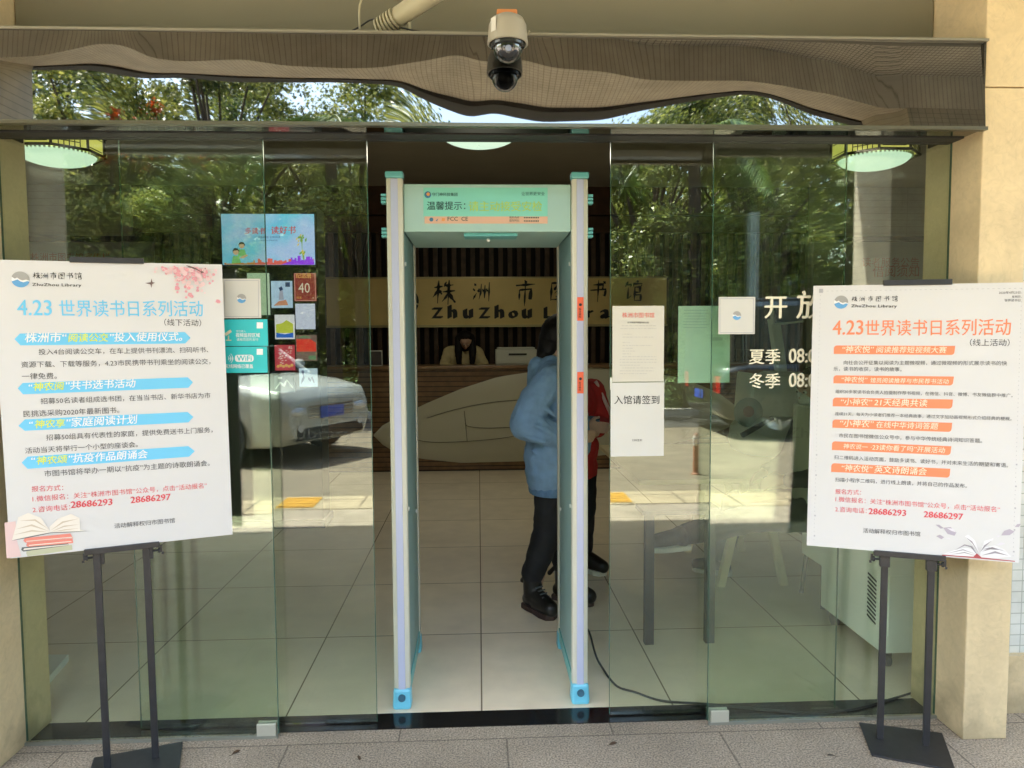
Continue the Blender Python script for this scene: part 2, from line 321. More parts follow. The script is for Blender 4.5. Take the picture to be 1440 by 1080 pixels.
g = MB(); g.box(-60, 60, -60, 2.82, -.3, 0); struct('ground', g, granite)
g = MB(); g.box(-60, 60, -8.3, -1.42, 0, .004); struct('plaza', g, sunpave)
shade_m = tiled('tree_shade_dark', (.05, .048, .044), (.045, .043, .04), (.04, .038, .036), 3.7, 9, .002, .85, 0, 'XY', (0, 0, 0), (120, .6, 1.5))
g = MB(); g.box(-60, 60, -8.3, -6.5, .004, .008); struct('tree_shade_strip', g, shade_m)  # dark strip standing in for tree shade across the plaza
g = MB(); g.box(-60, 60, -60, -8.5, 0, .05); struct('lawn', g, mat('lawn_grass', (.07, .14, .025), .9, nz=(9, .4)))
g = MB(); g.box(-60, 60, -8.5, -8.3, 0, .14); struct('kerb', g, mat('kerb_stone', (.5, .46, .38), .8, nz=(20, .15)))
# tactile strip of pale pavers, two of them yellow
pale = tiled('tactile_paving', (.38, .31, .20), (.35, .29, .19), (.15, .12, .08), .5, .42, .012, .8, 0, 'XY', (.1, .42, 0), (80, .9, 1.1))
g = MB(); g.box(-60, 60, -1.42, -.88, 0, .006); struct('pavement_strip', g, pale)
yel = mat('tactile_yellow', (.52, .28, .02), .7, nz=(30, .15))
for x0, x1, lab in ((-1.86, -1.52, 'yellow tactile paving mirrored below the white car'), (1.12, 1.42, 'yellow tactile paving mirrored below the paper notices')):
    g = MB(); g.box(x0, x1, -1.36, -.94, .006, .012)
    for k in range(4): g.box(x0+.02, x1-.02, -1.33+k*.105, -1.29+k*.105, .012, .017)
    single('tactile_paving', g, yel, lab, 'paving')
g = MB(); g.box(XL, XR, 2.82, 2.94, -.3, .003); struct('threshold', g, mat('black_granite', (.012, .012, .012), .12, nz=(120, .5)))
g = MB(); g.box(-9, 9, 2.94, 10.6, -.3, 0); struct('floor', g, floor_m)
g = MB(); g.box(-1.9, 3.0, 8.98, 10.1, 0, .2); struct('platform', g, mat('platform_wood', (.08, .05, .03), .5, nz=(8, .2)))
g = MB(); g.box(-9, 9, 2.96, 10.6, 3.6, 3.7); struct('ceiling', g, mat('hall_ceiling', (.42, .39, .32), .8, nz=(2, .06)))

# ---- building front
wallp = mat('facade_paint', (.20, .19, .14), .75, nz=(1.3, .04), bump=.05)
t = Thing('building_wall', 'plain olive grey wall above the mirrored lintel, with white tiled walls beside the entrance', 'wall', (0, 2.95, 0))
m = MB(); m.box(-1.735, 1.825, 2.93, 2.955, ZT-.2, CEIL+.6); t.part('upper_wall', m, wallp)
m = MB(); m.box(XR+.1, 12, 2.83, 2.955, .24, CEIL+.6); m.box(-12, XL-.1, 2.83, 2.955, .24, CEIL+.6); t.part('tiled_wall', m, white_tile)
m = MB(); m.box(XR+.1, 12, 2.80, 2.955, 0, .24); m.box(-12, XL-.1, 2.80, 2.955, 0, .24); t.part('plinth', m, stone)
def pillar(x0, x1, label):
    m = MB()
    for z0, z1 in ((0, 1.262), (1.266, 2.43), (2.434, CEIL)): m.box(x0, x1, 2.62, 2.96, z0, z1)
    single('stone_pillar', m, stone, label, 'pillar', bev=.004)
pillar(XR, XR+.172, 'bright tan stone pillar beside the poster with the orange heading')
pillar(XL-.172, XL, 'shaded tan stone pillar beside the poster with the blue heading')

# ---- hall walls
grey_w = tiled('hall_wall_panel', (.40, .39, .35), (.385, .375, .335), (.30, .29, .26), 3.0, .09, .004, .6, 0, 'XZ', (0, 0, 0), None, .2)
grey_s = mat('hall_side_wall', (.48, .46, .40), .7, nz=(1, .05))
m = MB(); m.box(-9, -4.6, 10.1, 10.5, 0, 3.6); m.box(4.6, 9, 10.1, 10.5, 0, 3.6)
single('hall_wall', m, grey_w, 'grey ribbed wall panels at both ends of the dark slatted wall', 'wall')
m = MB(); m.box(-9.2, -9, 3.13, 10.5, 0, 3.6); single('hall_side_wall', m, grey_s, 'plain side wall of the hall on the side of the poster display rack', 'wall')
m = MB(); m.box(9, 9.2, 3.13, 10.5, 0, 3.6); single('hall_side_wall', m, grey_s, 'plain side wall of the hall on the side of the white cabinet', 'wall')
dark_w = mat('dark_wood', (.040, .018, .010), .5, nz=(14, .35)); red_w = mat('red_brown_wood', (.075, .030, .014), .45, nz=(9, .3))
slat_m = mat('slat_wood', (.085, .048, .026), .5, nz=(11, .35)); back_m = mat('slat_gap_black', (.012, .009, .008), .8)
t = Thing('slatted_wall', 'dark wall of upright wooden slats behind the gold library sign', 'wall', (0, 10.2, 0))
m = MB(); m.box(-4.6, 4.6, 10.2, 10.4, 0, 3.6); t.part('backing', m, back_m)
m = MB(); m.box(-4.6, 4.6, 10.12, 10.2, 3.22, 3.6); m.box(-4.6, 4.6, 10.13, 10.2, 2.98, 3.2); t.part('top_board', m, red_w)
m = MB()
x = -4.58
while x < 4.55: m.box(x, x+.062, 10.13, 10.2, .0, 2.97); x += .128
t.part('slat', m, slat_m)['kind'] = 'stuff'

# ---- porch: ceiling, beam, two columns (seen mirrored in the steel and the glass)
t = Thing('porch_roof', 'porch roof of small beige mosaic tiles carried on two columns', 'porch roof', (0, 0, CEIL))
m = MB(); m.box(-8.5, 7, -.42, 2.83, CEIL+.28, CEIL+.6); t.part('soffit', m, mosaic)
m = MB(); m.box(-8.5, 7, -1.0, -.42, CEIL, CEIL+.9); t.part('beam', m, tiled('beam_mosaic_tile', (.74, .66, .54), (.68, .61, .50), (.36, .31, .24), .036, .036, .0022, .5, 0, 'XY', (0, 0, 0), None, .3))
m = MB(); m.box(-8.5, 7, -1.16, -1.0, CEIL-.03, CEIL+.9); t.part('fascia', m, mat('dark_fascia', (.055, .05, .045), .6))
for x0, x1, lab in ((3.42, 4.2, 'mosaic tiled porch column mirrored in the glass above the orange headed poster'), (-4.25, -3.56, 'mosaic tiled porch column mirrored in the glass above the blue headed poster')):
    m = MB(); m.box(x0, x1, -1.0, -.4, 0, CEIL); single('porch_column', m, mosaic_v, lab, 'column')

# ---- mirrored steel lintel: an oil-canned sheet whose buckles bend the reflection
steel = bpy.data.materials.new('mirror_steel'); steel.use_nodes = True; _t = steel.node_tree; _b = _t.nodes['Principled BSDF']
_b.inputs['Base Color'].default_value = (.185, .187, .18, 1); _b.inputs['Metallic'].default_value = 1; _b.inputs['Roughness'].default_value = .015
A_PX = [(-60,98),(50,97),(130,98),(200,110),(260,108),(330,115),(480,114),(560,119),(600,143),(640,160),(665,168),(690,158),(720,166),(760,173),(847,170),(900,156),(960,144),(993,138),(1043,131),(1070,132),(1110,146),(1143,161),(1193,174),(1250,186),(1400,192)]
B_PX = [(-60,86),(50,81),(90,73),(140,61),(175,65),(210,83),(260,88),(340,84),(400,94),(480,98),(530,97),(600,85),(645,75),(680,87),(735,82),(780,95),(850,100),(910,113),(960,115),(1045,115),(1100,120),(1180,133),(1250,152),(1400,156)]
def curve(tab, x):
    xs, ys = zip(*tab); ys = np.array(ys, float); return float(sum(np.interp(x+d, xs, ys)*w_ for d, w_ in ((-14, .2), (-7, .2), (0, .2), (7, .2), (14, .2))))
def lintel_sheet():
    nx, nz_ = 300, 26; xs = np.linspace(XL+.006, XR-.006, nx); zs = np.linspace(ZB, ZT, nz_); vs = []
    for x in xs:
        sl = []
        for tab, Yt, Zt in ((A_PX, -1.16, CEIL-.03), (B_PX, -.42, CEIL)):
            px = proj((x, YF, 2.43))[0]; py = curve(tab, px); p = Y(px, py, YF)
            e = math.atan2(p[2]-EYE, math.hypot(p[1], 0)); want = math.atan2(Zt-p[2], YF-Yt); sl.append((p[2], (e-want)/2))   # downward tilt of the normal
        (za, da), (zb, db) = sl; zm = (za+zb)/2
        t0, t1 = max(-.10, min(.10, da)), max(-.10, min(.10, db)); zz = np.linspace(ZB-.01, ZT+.01, 120); w_ = np.clip((zz-za)/max(.03, zb-za), 0, 1); til = -(t0+(t1-t0)*w_)
        cum = np.concatenate([[0], np.cumsum((til[1:]+til[:-1])/2*np.diff(zz))]); cum -= np.interp(zm, zz, cum)
        for z in zs: vs.append((x, YF+float(np.interp(z, zz, cum)), z))      # dy/dz = -tilt
    fs = [(i*nz_+j, (i+1)*nz_+j, (i+1)*nz_+j+1, i*nz_+j+1) for i in range(nx-1) for j in range(nz_-1)]
    return MB().add(vs, fs)
t = Thing('mirrored_lintel', 'long buckled mirror steel lintel box spanning above the glass doors', 'lintel', (0, YF, ZB))
t.part('front_sheet', lintel_sheet(), steel, smooth=True)
m = MB(); m.box(XL+.005, XR-.005, YF+.012, 2.81, ZB+.0, ZB+.012); t.part('underside', m, steel)
m = MB(); m.box(XL+.006, XR-.006, 2.715, 2.775, ZB-.004, ZB-.0005); m.box(XL+.006, XR-.006, 2.779, 2.81, ZB-.004, ZB-.0005); t.part('dark_reflection_strip', m, mat('track_reflection_black', (.02, .02, .018), .5))  # black strips stand in for a dark reflection along the underside's back
m = MB(); m.box(XL+.005, XR-.005, YF-.004, 2.93, ZT, ZT+.008); t.part('top_ledge', m, mat('dull_steel', (.30, .28, .22), .5, .7))
m = MB(); m.box(XL+.005, XL+.012, YF+.01, 2.93, ZB+.012, ZT); m.box(XR-.012, XR-.005, YF+.01, 2.93, ZB+.012, ZT); t.part('end_plate', m, steel)
m = MB(); m.box(XL+.004, XR-.004, YF-.012, YF+.014, ZB-.008, ZB+.004); t.part('edge_trim', m, mat('edge_trim', (.16, .15, .11), .3, .8))
m = MB(); m.box(XL+.002, XR-.002, 2.83, 2.929, ZB+.036, ZT-.02)
single('door_track', m, mat('track_reflection_black', (.02, .02, .018), .35, .5), 'black sliding door track fixed under the mirrored lintel', 'door track')

# ---- glass
glassA = glass_mat('green_glass', (.915, .96, .905), .070)
edge_m = mat('glass_edge', (.05, .12, .085), .15)
def pane(name, x0, x1, y, z0, z1, label, cat, clip=None):
    t = Thing(name, label, cat, ((x0+x1)/2, y, z0))
    m = MB(); m.box(x0, x1, y, y+.011, z0, z1); p = t.part('pane', m, glassA)
    m = MB(); m.box(x0-.0015 if clip is None or clip > 0 else x0-.002, x0-.0002, y+.0005, y+.0105, z0, z1); m.box(x1+.0002, x1+.002, y+.0005, y+.0105, z0, z1); t.part('polished_edge', m, edge_m)
    if clip is not None:
        m = MB(); cx = clip; m.box(cx-.037, cx+.037, y-.011, y-.001, .0, .058); m.box(cx-.037, cx+.037, y+.012, y+.022, .0, .058)
        t.part('corner_clamp', m, mat('clamp_steel', (.62, .62, .52), .3, .6), bev=.003)
    return t
pane('glass_panel', XL+.003, -.790, YG, .012, ZB, 'fixed glass panel behind the poster with the blue heading, teal notices stuck on it', 'glass panel', -.832)
pane('glass_panel', .900, XR-.003, YG, .012, ZB, 'fixed glass panel behind the poster with the orange heading, opening hours lettered on it', 'glass panel', .945)
pane('sliding_door', -1.343, -.420, YS, .010, ZB+.034, 'sliding glass door leaf pushed open on the side of the poster display rack', 'glass door')
pane('sliding_door', .519, 1.452, YS, .010, ZB+.034, 'sliding glass door leaf with two white paper notices taped to it', 'glass door')
for x0, x1, lab in ((XL, -.79, 'blue'), (.9, XR, 'orange')):
    m = MB(); m.box(x0, x1, YG-.012, YG-.002, 0, .011); single('floor_channel', m, mat('channel_steel', (.33, .34, .29), .4, .7), 'thin steel floor channel under the fixed glass behind the %s headed poster' % lab, 'channel')

# ================================================================ POSTERS ON STANDS
board_m = mat('poster_board', (.66, .655, .655), .45, nz=(3, .012)); board_e = mat('poster_board_edge', (.72, .72, .70), .6)
black_m = mat('stand_black', (.022, .022, .024), .42, nz=(40, .2)); ink = mat('ink_grey', (.06, .06, .065), .6); red_i = mat('ink_red', (.72, .10, .12), .6)
blue_i = mat('ink_sky_blue', (.16, .56, .84), .55); yel_i = mat('ink_yellow', (.78, .83, .06), .55); white_i = mat('ink_white', (.84, .84, .84), .55); or_i = mat('ink_orange', (.86, .26, .12), .55)
blk_i = mat('ink_black', (.015, .015, .015), .6); lg_i = mat('logo_grey', (.36, .355, .34), .6); lb_i = mat('logo_blue', (.12, .36, .66), .6); lgrey = mat('ink_light_grey', (.42, .42, .45), .6)
PW = .70
def poster_frame(tl, u, v):
    u = np.array(u)/np.linalg.norm(u); v = np.array(v); v = v-u*(v @ u); v /= np.linalg.norm(v); n = np.cross(u, -v); n = n/np.linalg.norm(n)
    if n[1] > 0: n = -n
    return Frame(tl, u, -v, n)
frL = poster_frame(np.array([-1.5834, 2.48, 1.8049]), (.9417, .3364, .009), (-.0103, .0229, -1.4231))
frR = poster_frame(np.array([1.2748, 2.7479, 1.7306]), (.9374, -.3482, -.0096), (-.0263, -.0581, -1.4156))
PHL, PHR = .996, .992
def make_poster(fr, ph, name, label):
    base = fr.at(PW/2, -ph, 0); t = Thing(name, label, 'poster', tuple(base))
    m = MB(); c = fr.at(PW/2, -ph/2, -.0030); m.obox(c, fr.u, fr.v, fr.n, PW/2, ph/2, .003); t.part('board', m, [board_m])
    return t
posL = make_poster(frL, PHL, 'poster', 'white poster with a sky blue heading and pink blossom on a black stand')
posR = make_poster(frR, PHR, 'poster', 'white poster with an orange red heading and orange banners on a black stand')
def lines(t, fr, name, m, rows, bold=0., **kw):
    for r in rows:
        mb = MB(); fr.text(mb, r[0], r[1], r[2], bold=r[3] if len(r) > 3 else bold, **kw); t.part(name, mb, m, fix=False)
def head(t, fr, c, r, b0, b1, h, z0, z1):
    a, w_, b = MB(), MB(), MB(); logo(fr, (a, w_, b), c, r)
    t.part('emblem_sky', a, lg_i, fix=False); t.part('emblem_water', b, lb_i, fix=False); t.part('emblem_wave', w_, white_i, fix=False)
    k = MB(); brush(fr, k, '株洲市图书馆', b0, b1, h, .13); fr.text(k, 'ZhuZhou Library', z0, z1, bold=.02, sy=.75, space=1.1); t.part('library_name', k, blk_i, fix=False)
# --- blue poster
head(posL, frL, (29, 393), .026, (46, 402-9.5), (115, 393), .023, (45.5, 402), (114.5, 403))
lines(posL, frL, 'heading', blue_i, [('4.23', (25, 443), (73, 443.3), .014), ('世界读书日系列活动', (84, 443.3), (285.5, 443), .008)], sy=1.22, res=4)
lines(posL, frL, 'body_text', ink, [
 ('（线下活动）', (231, 457), (283, 458)),
 ('投入4台阅读公交车，在车上提供书刊漂流、扫码听书、', (54.5, 498.3), (293, 495)),
 ('资源下载、下载等服务，4.23市民携带书刊乘坐的阅读公交，', (30, 516.3), (296, 511.4)),
 ('一律免费。', (31, 533), (80, 532)),
 ('招募50名读者组成选书团，在当当书店、新华书店为市', (57.5, 567.6), (296, 559)),
 ('民挑选采购2020年最新图书。', (33, 585.7), (168, 580)),
 ('招募50组具有代表性的家庭，提供免费送书上门服务，', (65, 618.8), (299, 607.5)),
 ('活动当天将举行一个小型的座谈会。', (35.5, 637.2), (194, 628)),
 ('市图书馆将举办一期以“抗疫”为主题的诗歌朗诵会。', (62.5, 669.7), (295, 654.3)),
 ('活动解释权归市图书馆', (161, 742.5), (246, 734.3))], bold=0.)
hexes = [[(20.5,477),(28,469),(260,467),(268,475),(260.5,483),(29,485.7)], [(25,546),(32,538.5),(264,530.5),(271.5,537.5),(265,545.3),(32.5,554.5)],
         [(26,598.8),(35,589.7),(264,579.3),(272,586.3),(265,594),(35,605.8)], [(30.5,650.5),(39,642),(265,627.3),(274,634.3),(266,642.2),(39,659.3)]]
for h in hexes: m = MB(); frL.poly(m, h); posL.part('banner', m, blue_i, fix=False)
lines(posL, frL, 'banner_text', white_i, [('株洲市“', (35, 480.3), (93, 479.8)), ('”投入使用仪式。', (154, 479.3), (256, 478.3)), ('“', (40, 549), (45, 548.8)), ('”共书选书活动', (92, 547.2), (190, 543.6)),
 ('“', (41, 601.4), (46, 601)), ('”家庭阅读计划', (93, 599.4), (192, 594.4)), ('“', (43.5, 652.6), (49, 652.2)), ('”抗疫作品朗诵会', (96, 650), (207, 643))], bold=.014, lift=.002, shear=.12)
lines(posL, frL, 'banner_highlight', yel_i, [('阅读公交', (96.5, 479.8), (152, 479.3)), ('神农阅', (47, 548.6), (89, 547.2)), ('神农享', (49, 601.1), (91, 599.3)), ('神农颂', (51.5, 652.3), (94, 649.9))], bold=.014, lift=.002, shear=.12)
lines(posL, frL, 'contact_text', red_i, [('报名方式：', (44.5, 691), (89, 688.8)), ('1.微信报名：关注“株洲市图书馆”公众号，点击“活动报名”', (46, 705), (291, 685.5)), ('2.咨询电话：', (46, 720.3), (99, 716)),
 ('28686293', (100, 714.2), (158, 709.8), .03), ('28686297', (184, 707.4), (240, 702.7), .03)], bold=0.)
# blossom branch, petals and swallows in the corner
pk = [mat('petal_pink', (.80, .36, .42), .6), mat('petal_pale', (.82, .60, .62), .6), mat('bark_ink', (.16, .10, .10), .6)]
m = MB(); rnd = random.Random(3)
for i in range(300):
    x = rnd.gauss(262, 24); y = 366+abs(rnd.gauss(0, 1))*(18 if x > 245 else 8)+max(0, x-255)*.28
    if not (216 < x < 309 and 375 < y < 425): continue
    m.cur = 0 if rnd.random() < .5 else 1; c = frL.px(x, y); rr = rnd.uniform(.0025, .0068)
    if c[0] > PW-.014 or c[1] > -.014: continue
    for k in range(5): frL.disc(m, c+rr*.7*np.array([math.cos(k*1.257+x), math.sin(k*1.257+x)]), rr*.55, .0016+.00002*i, 7)
m.cur = 2
frL.stroke(m, [frL.px(262, 373.5), frL.px(275, 378), frL.px(284, 383), frL.px(287, 380)], .006, .003, .006)
frL.stroke(m, [frL.px(283, 384), frL.px(287, 380), frL.px(289, 377)], .012, .004, .0062)
frL.poly(m, [(204, 398), (212, 397), (213, 391.5), (214.5, 397), (218, 397.5), (214, 399.5), (213, 405), (211.5, 400)], .002)
posL.part('blossom', m, pk, fix=False)
# stacked books picture
bk = [mat('page_cream', (.80, .74, .66), .6), mat('page_edge', (.60, .50, .38), .6), mat('book_coral', (.78, .25, .19), .6), mat('book_olive', (.50, .50, .34), .6), mat('book_dark', (.12, .13, .13), .6), mat('pink_wash', (.76, .55, .53), .6)]
m = MB()
def PL(i, pts, lift=.0014): m.cur = i; frL.poly(m, pts, lift)
PL(5, [(6.5,735),(22,733),(24,760),(30,782),(9.5,785)], .0011)
PL(3, [(37,778),(38,772),(101,766),(102,773),(39,782)]); PL(4, [(30,773),(31,769.5),(96,764),(97,766.5),(33,775.5)], .0017); PL(0, [(33,773.5),(34,771),(96,765.3),(97,766.2)], .002)
PL(2, [(37,767),(38,763),(102,757),(103,763.5),(40,769.5)]); PL(0, [(41,766.2),(100,760.6),(101,761.6),(41,767.4)], .0017); PL(2, [(33,760),(35,756.5),(99,750),(103,756.5),(36,763)]); PL(0, [(37,760.6),(102,754.6),(102,755.8),(37,761.6)], .0017)
PL(4, [(16,760.3),(45,755),(71,749.5),(95,748.5),(127,746.7),(95,747.6),(70,748),(40,753.5)], .0022)
PL(0, [(17,759.5),(26,727),(40,721),(58,728),(69,744),(71,748.5),(45,753.5)], .0024); PL(0, [(71,748.5),(69.5,741),(82,729),(100,722.5),(112,728),(113,745),(120,746.5)], .0024)
for q in ([(22,744),(45,737),(70,747),(44,739.5)], [(19,752),(45,745),(70,748),(45,747.2)], [(27,732),(50,730),(69,744),(49,732.2)]): PL(1, q, .0028)
for q in ([(71,746),(88,733),(111,729),(89,735)], [(72,747.5),(90,739),(112,737),(90,740.8)], [(72,748),(92,744),(113,742.5),(92,745.4)]): PL(1, q, .0028)
posL.part('books_picture', m, bk, fix=False)
# --- orange poster
a_ = lambda x, y: (1130+.21528*x, 390+.21528*y)
b_ = lambda x, y: (1130+.21528*x, 600+.21528*y)
head(posR, frR, (1182.7, 425), .0245, (1197, 424.5), (1262, 424), .021, (1197, 432), (1261, 432.5))
lines(posR, frR, 'heading', or_i, [('4.23', a_(190, 374), a_(388, 373), .014), ('世界读书日系列活动', a_(402, 373), a_(1352, 368), .008)], sy=1.2, res=4)
lines(posR, frR, 'body_text', ink, [
 ('（线上活动）', a_(1085, 444), a_(1345, 445)),
 ('向社会公开征集以阅读为主题微视频，通过微视频的形式展示读书的快', a_(262, 568), a_(1328, 573)), ('乐，读书的收获，读书的故事。', a_(195, 609), a_(640, 613)),
 ('组织20多家读书会负责人拍摄制作荐书视频，在微信、抖音、微博、书友微信群中推广。', a_(208, 755), a_(1365, 782)),
 ('连续21天，每天为小读者们推荐一本经典故事，通过文字加动画视频形式介绍经典的梗概。', a_(205, 900), a_(1358, 934)),
 ('市民在图书馆微信公众号中，参与中华传统经典诗词知识答题。', b_(230, 68), b_(1165, 104)),
 ('扫二维码进入活动页面，鼓励多读书、读好书，并对未来生活的期望和寄语。', b_(200, 210), b_(1335, 264)),
 ('扫描小程序二维码，进行线上朗读，并将自己的作品发布。', b_(206, 356), b_(1066, 398)),
 ('活动解释权归市图书馆', b_(388, 690), b_(762, 714)),
 ('2020年4月23日', a_(1275, 108), a_(1415, 106)), ('星期四', a_(1360, 133), a_(1415, 132)), ('世界读书日', a_(1312, 158), a_(1415, 157))], bold=0.)
m = MB()
def lozenge(P):   # banner with two rounded corners
    tl, tr, br, bl = [frR.px(*p) for p in P]; pts = []
    def rc(c, d0, d1, r=.011): return [tuple(c+d0*r*(1-math.sin(t))+d1*r*(1-math.cos(t))) for t in np.linspace(0, PI/2, 6)]
    ux = (tr-tl)/np.linalg.norm(tr-tl); uy = (bl-tl)/np.linalg.norm(bl-tl)
    pts = rc(tl, uy, ux)[::-1][::-1]; pts += [tuple(tr)]; pts += rc(br, -uy, -ux); pts += [tuple(bl)]
    frR.poly(m, pts, .001, uv=True)
bnr = [([a_(198,445),a_(990,448),a_(985,507),a_(197,500)], '“神农悦”', '阅读推荐短视频大赛', a_(250,488), a_(930,492), .30),
 ([a_(195,640),a_(982,648),a_(976,706),a_(195,692)], '“神农悦”', '馆员阅读推荐与市民荐书活动', a_(245,682), a_(945,694), .24),
 ([a_(192,785),a_(975,798),a_(970,858),a_(190,842)], '“小神农”', '21天经典共读', a_(240,830), a_(805,842), .36),
 ([a_(189,928),a_(970,950),a_(966,1010),a_(188,982)], '“小神农”', '在线中华诗词答题', a_(235,970), a_(875,990), .34),
 ([b_(186,95),b_(965,128),b_(960,186),b_(185,152)], '神农说一', '·23读你看了吗”开展活动', b_(258,140), b_(920,170), .24),
 ([b_(182,238),b_(958,275),b_(954,333),b_(180,295)], '“神农悦”', '英文诗朗诵会', b_(245,285), b_(800,312), .36)]
for q in bnr: m = MB(); lozenge(q[0]); posR.part('banner', m, or_i, fix=False)
rows = []
for q in bnr:
    p0, p1 = np.array(q[3]), np.array(q[4]); rows += [(q[1], tuple(p0), tuple(p0+(p1-p0)*q[5])), (q[2], tuple(p0+(p1-p0)*(q[5]+.03)), tuple(p1))]
lines(posR, frR, 'banner_text', mat('ink_cream', (.85, .78, .60), .6), rows, bold=.008, lift=.002, shear=.12)
lines(posR, frR, 'contact_text', red_i, [('报名方式：', b_(206, 436), b_(375, 443)), ('1.微信报名：关注“株洲市图书馆”公众号，点击“活动报名”', b_(208, 486), b_(1282, 556)), ('2.咨询电话：', b_(206, 552), b_(412, 564)),
 ('28686293', b_(425, 570), b_(668, 583), .03), ('28686297', b_(785, 590), b_(1040, 608), .03)], bold=0.)
m = MB()
for k in range(62):
    v = -.02-k*.0155
    for u_ in (.024, PW-.02):
        s = .0022 if k < 40 or k % 5 else .0035
        frR.poly(m, [(u_, v), (u_+.0016 if s < .003 else u_+.005, v), (u_+.0016 if s < .003 else u_+.005, v-s*1.6), (u_, v-s*1.6)], .0012, uv=True)
for k in range(40): frR.poly(m, [(.03+k*.0165, -.02), (.037+k*.0165, -.02), (.037+k*.0165, -.0212), (.03+k*.0165, -.0212)], .0012, uv=True)
frR.poly(m, [(.02, -.012), (.034, -.012), (.034, -.027), (.02, -.027)], .0016, uv=True)
posR.part('dotted_border', m, lgrey, fix=False)
bm2 = [mat('page_white', (.78, .77, .78), .6), mat('page_shadow_ink', (.33, .30, .33), .6), mat('cover_maroon', (.42, .08, .09), .6), mat('petal_mauve', (.45, .40, .47), .6), mat('pale_mauve', (.70, .67, .72), .6)]
m = MB()
def PR(i, pts, lift=.0014): m.cur = i; frR.poly(m, [b_(*p) for p in pts], lift)
PR(2, [(905,835),(1120,850),(1380,876),(1380,882),(1110,858),(905,841)]); PR(2, [(1108,848),(1130,826),(1160,852),(1140,858)], .003)
PR(0, [(905,832),(985,805),(1060,790),(1115,800),(1140,850),(1000,842)], .0018); PR(0, [(1148,850),(1165,790),(1250,775),(1310,800),(1355,848),(1250,858)], .0018)
PR(0, [(1052,715),(1075,705),(1120,745),(1150,835),(1100,770)], .0022); PR(0, [(1150,830),(1180,745),(1240,728),(1235,740),(1190,775)], .0022)
for q in ([(1058,720),(1100,748),(1150,838),(1104,765)], [(930,828),(1040,800),(1120,830),(1040,806)], [(950,836),(1050,818),(1125,842),(1050,824)], [(985,806),(1050,768),(1100,780),(1140,845),(1090,786),(1052,776)], [(1162,815),(1230,785),(1320,815),(1240,795)], [(1160,840),(1250,812),(1340,842),(1250,826)], [(1152,820),(1178,775),(1228,742),(1186,782)], [(1170,800),(1215,788),(1300,806),(1215,800)]): PR(1, q, .0026)
for q in ([(862,640),(885,640),(915,662),(895,666)], [(912,660),(960,655),(998,690),(985,712),(940,700)], [(866,715),(890,705),(918,722),(900,735)], [(1290,710),(1310,680),(1345,668),(1378,685),(1345,708)], [(1378,655),(1395,636),(1420,634),(1405,655)]): PR(3, q)
for q in ([(935,662),(975,665),(995,690),(965,680)], [(1255,772),(1290,756),(1318,762),(1285,775)], [(925,728),(950,724),(958,735)], [(1258,716),(1280,708),(1275,720)]): PR(4, q, .0018)
posR.part('open_book_picture', m, bm2, fix=False)

def stand(fr, ph, label, base_pts, feet, ctr_u):
    """flat base plate, two square posts, clamp bars and wing screws gripping the poster"""
    t = Thing('poster_stand', label, 'poster stand', tuple(np.mean([[*p, 0] for p in base_pts], 0)))
    m = MB(); m.prism(base_pts, .0, .008, lambda a, b, d: (a, b, d)); t.part('base_plate', m, black_m, bev=.002)
    bt = .035
    for s, f in zip((-1, 1), feet):
        top = fr.at(ctr_u+s*.078, -.04, -.024); bot = fr.at(ctr_u+s*.078, -ph, -.024); bot[2] = .008; d = top-bot; L_ = np.linalg.norm(d); d /= L_
        u = fr.u-d*(fr.u @ d); u /= np.linalg.norm(u); n = np.cross(u, d); m = MB(); m.obox((top+bot)/2, u, n, d, .0115, .009, L_/2); t.part('post', m, black_m, bev=.0015)
    for nm, v0 in (('clamp_bar', .006), ('clamp_bar', -ph-.006)):
        m = MB(); m.obox(fr.at(ctr_u, v0, -.004), fr.u, fr.v, fr.n, .118 if v0 < 0 else .112, .010, .012); o = t.part(nm, m, black_m, bev=.0015)
        if v0 < 0:
            for s in (-1, 1): m = MB(); m.obox(fr.at(ctr_u+s*.078, v0-.028, -.024), fr.u, fr.v, fr.n, .017, .026, .013); t.part('sleeve', m, black_m, bev=.0015)
            for s in (-1, 1):
                m = MB(); c = fr.at(ctr_u+s*.112, v0-.028, -.022); m.cyl(fr.at(ctr_u+s*.094, v0-.028, -.022), c, .004); m.cyl(c, c+fr.u*s*.006, .010)
                m.obox(c+fr.u*s*.010+fr.v*.005, fr.u, fr.v, fr.n, .004, .012, .003); m.obox(c+fr.u*s*.014-fr.v*.012, fr.u, fr.v, fr.n, .004, .004, .003); t.part('wing_screw', m, black_m)
    return t
cuL, cuR = .335, .352
bL = [G(132, 1068)[:2], G(257, 1045)[:2]]; d_ = (bL[1]-bL[0]); d_ /= np.linalg.norm(d_); nrm = np.array([d_[1], -d_[0]])
bL = [bL[0], bL[1], bL[1]+nrm*.30, bL[0]+nrm*.30]
stand(frL, PHL, 'black floor stand with two square posts holding the blue headed poster', bL, [G(163, 1082)[:2], G(226, 1074)[:2]], cuL)
bR = [G(*p)[:2] for p in ((1208, 1018), (1325, 1033), (1336, 1078), (1231, 1056))]
bR = [G(1208, 1018)[:2], G(1325, 1033)[:2]]; d_ = bR[1]-bR[0]; d_ /= np.linalg.norm(d_); nrm = np.array([d_[1], -d_[0]])
bR = [bR[0], bR[1], G(1344, 1086)[:2], G(1226, 1064)[:2]]
stand(frR, PHR, 'black floor stand with two square posts holding the orange headed poster', bR, [G(1246, 1045)[:2], G(1308, 1050)[:2]], cuR)

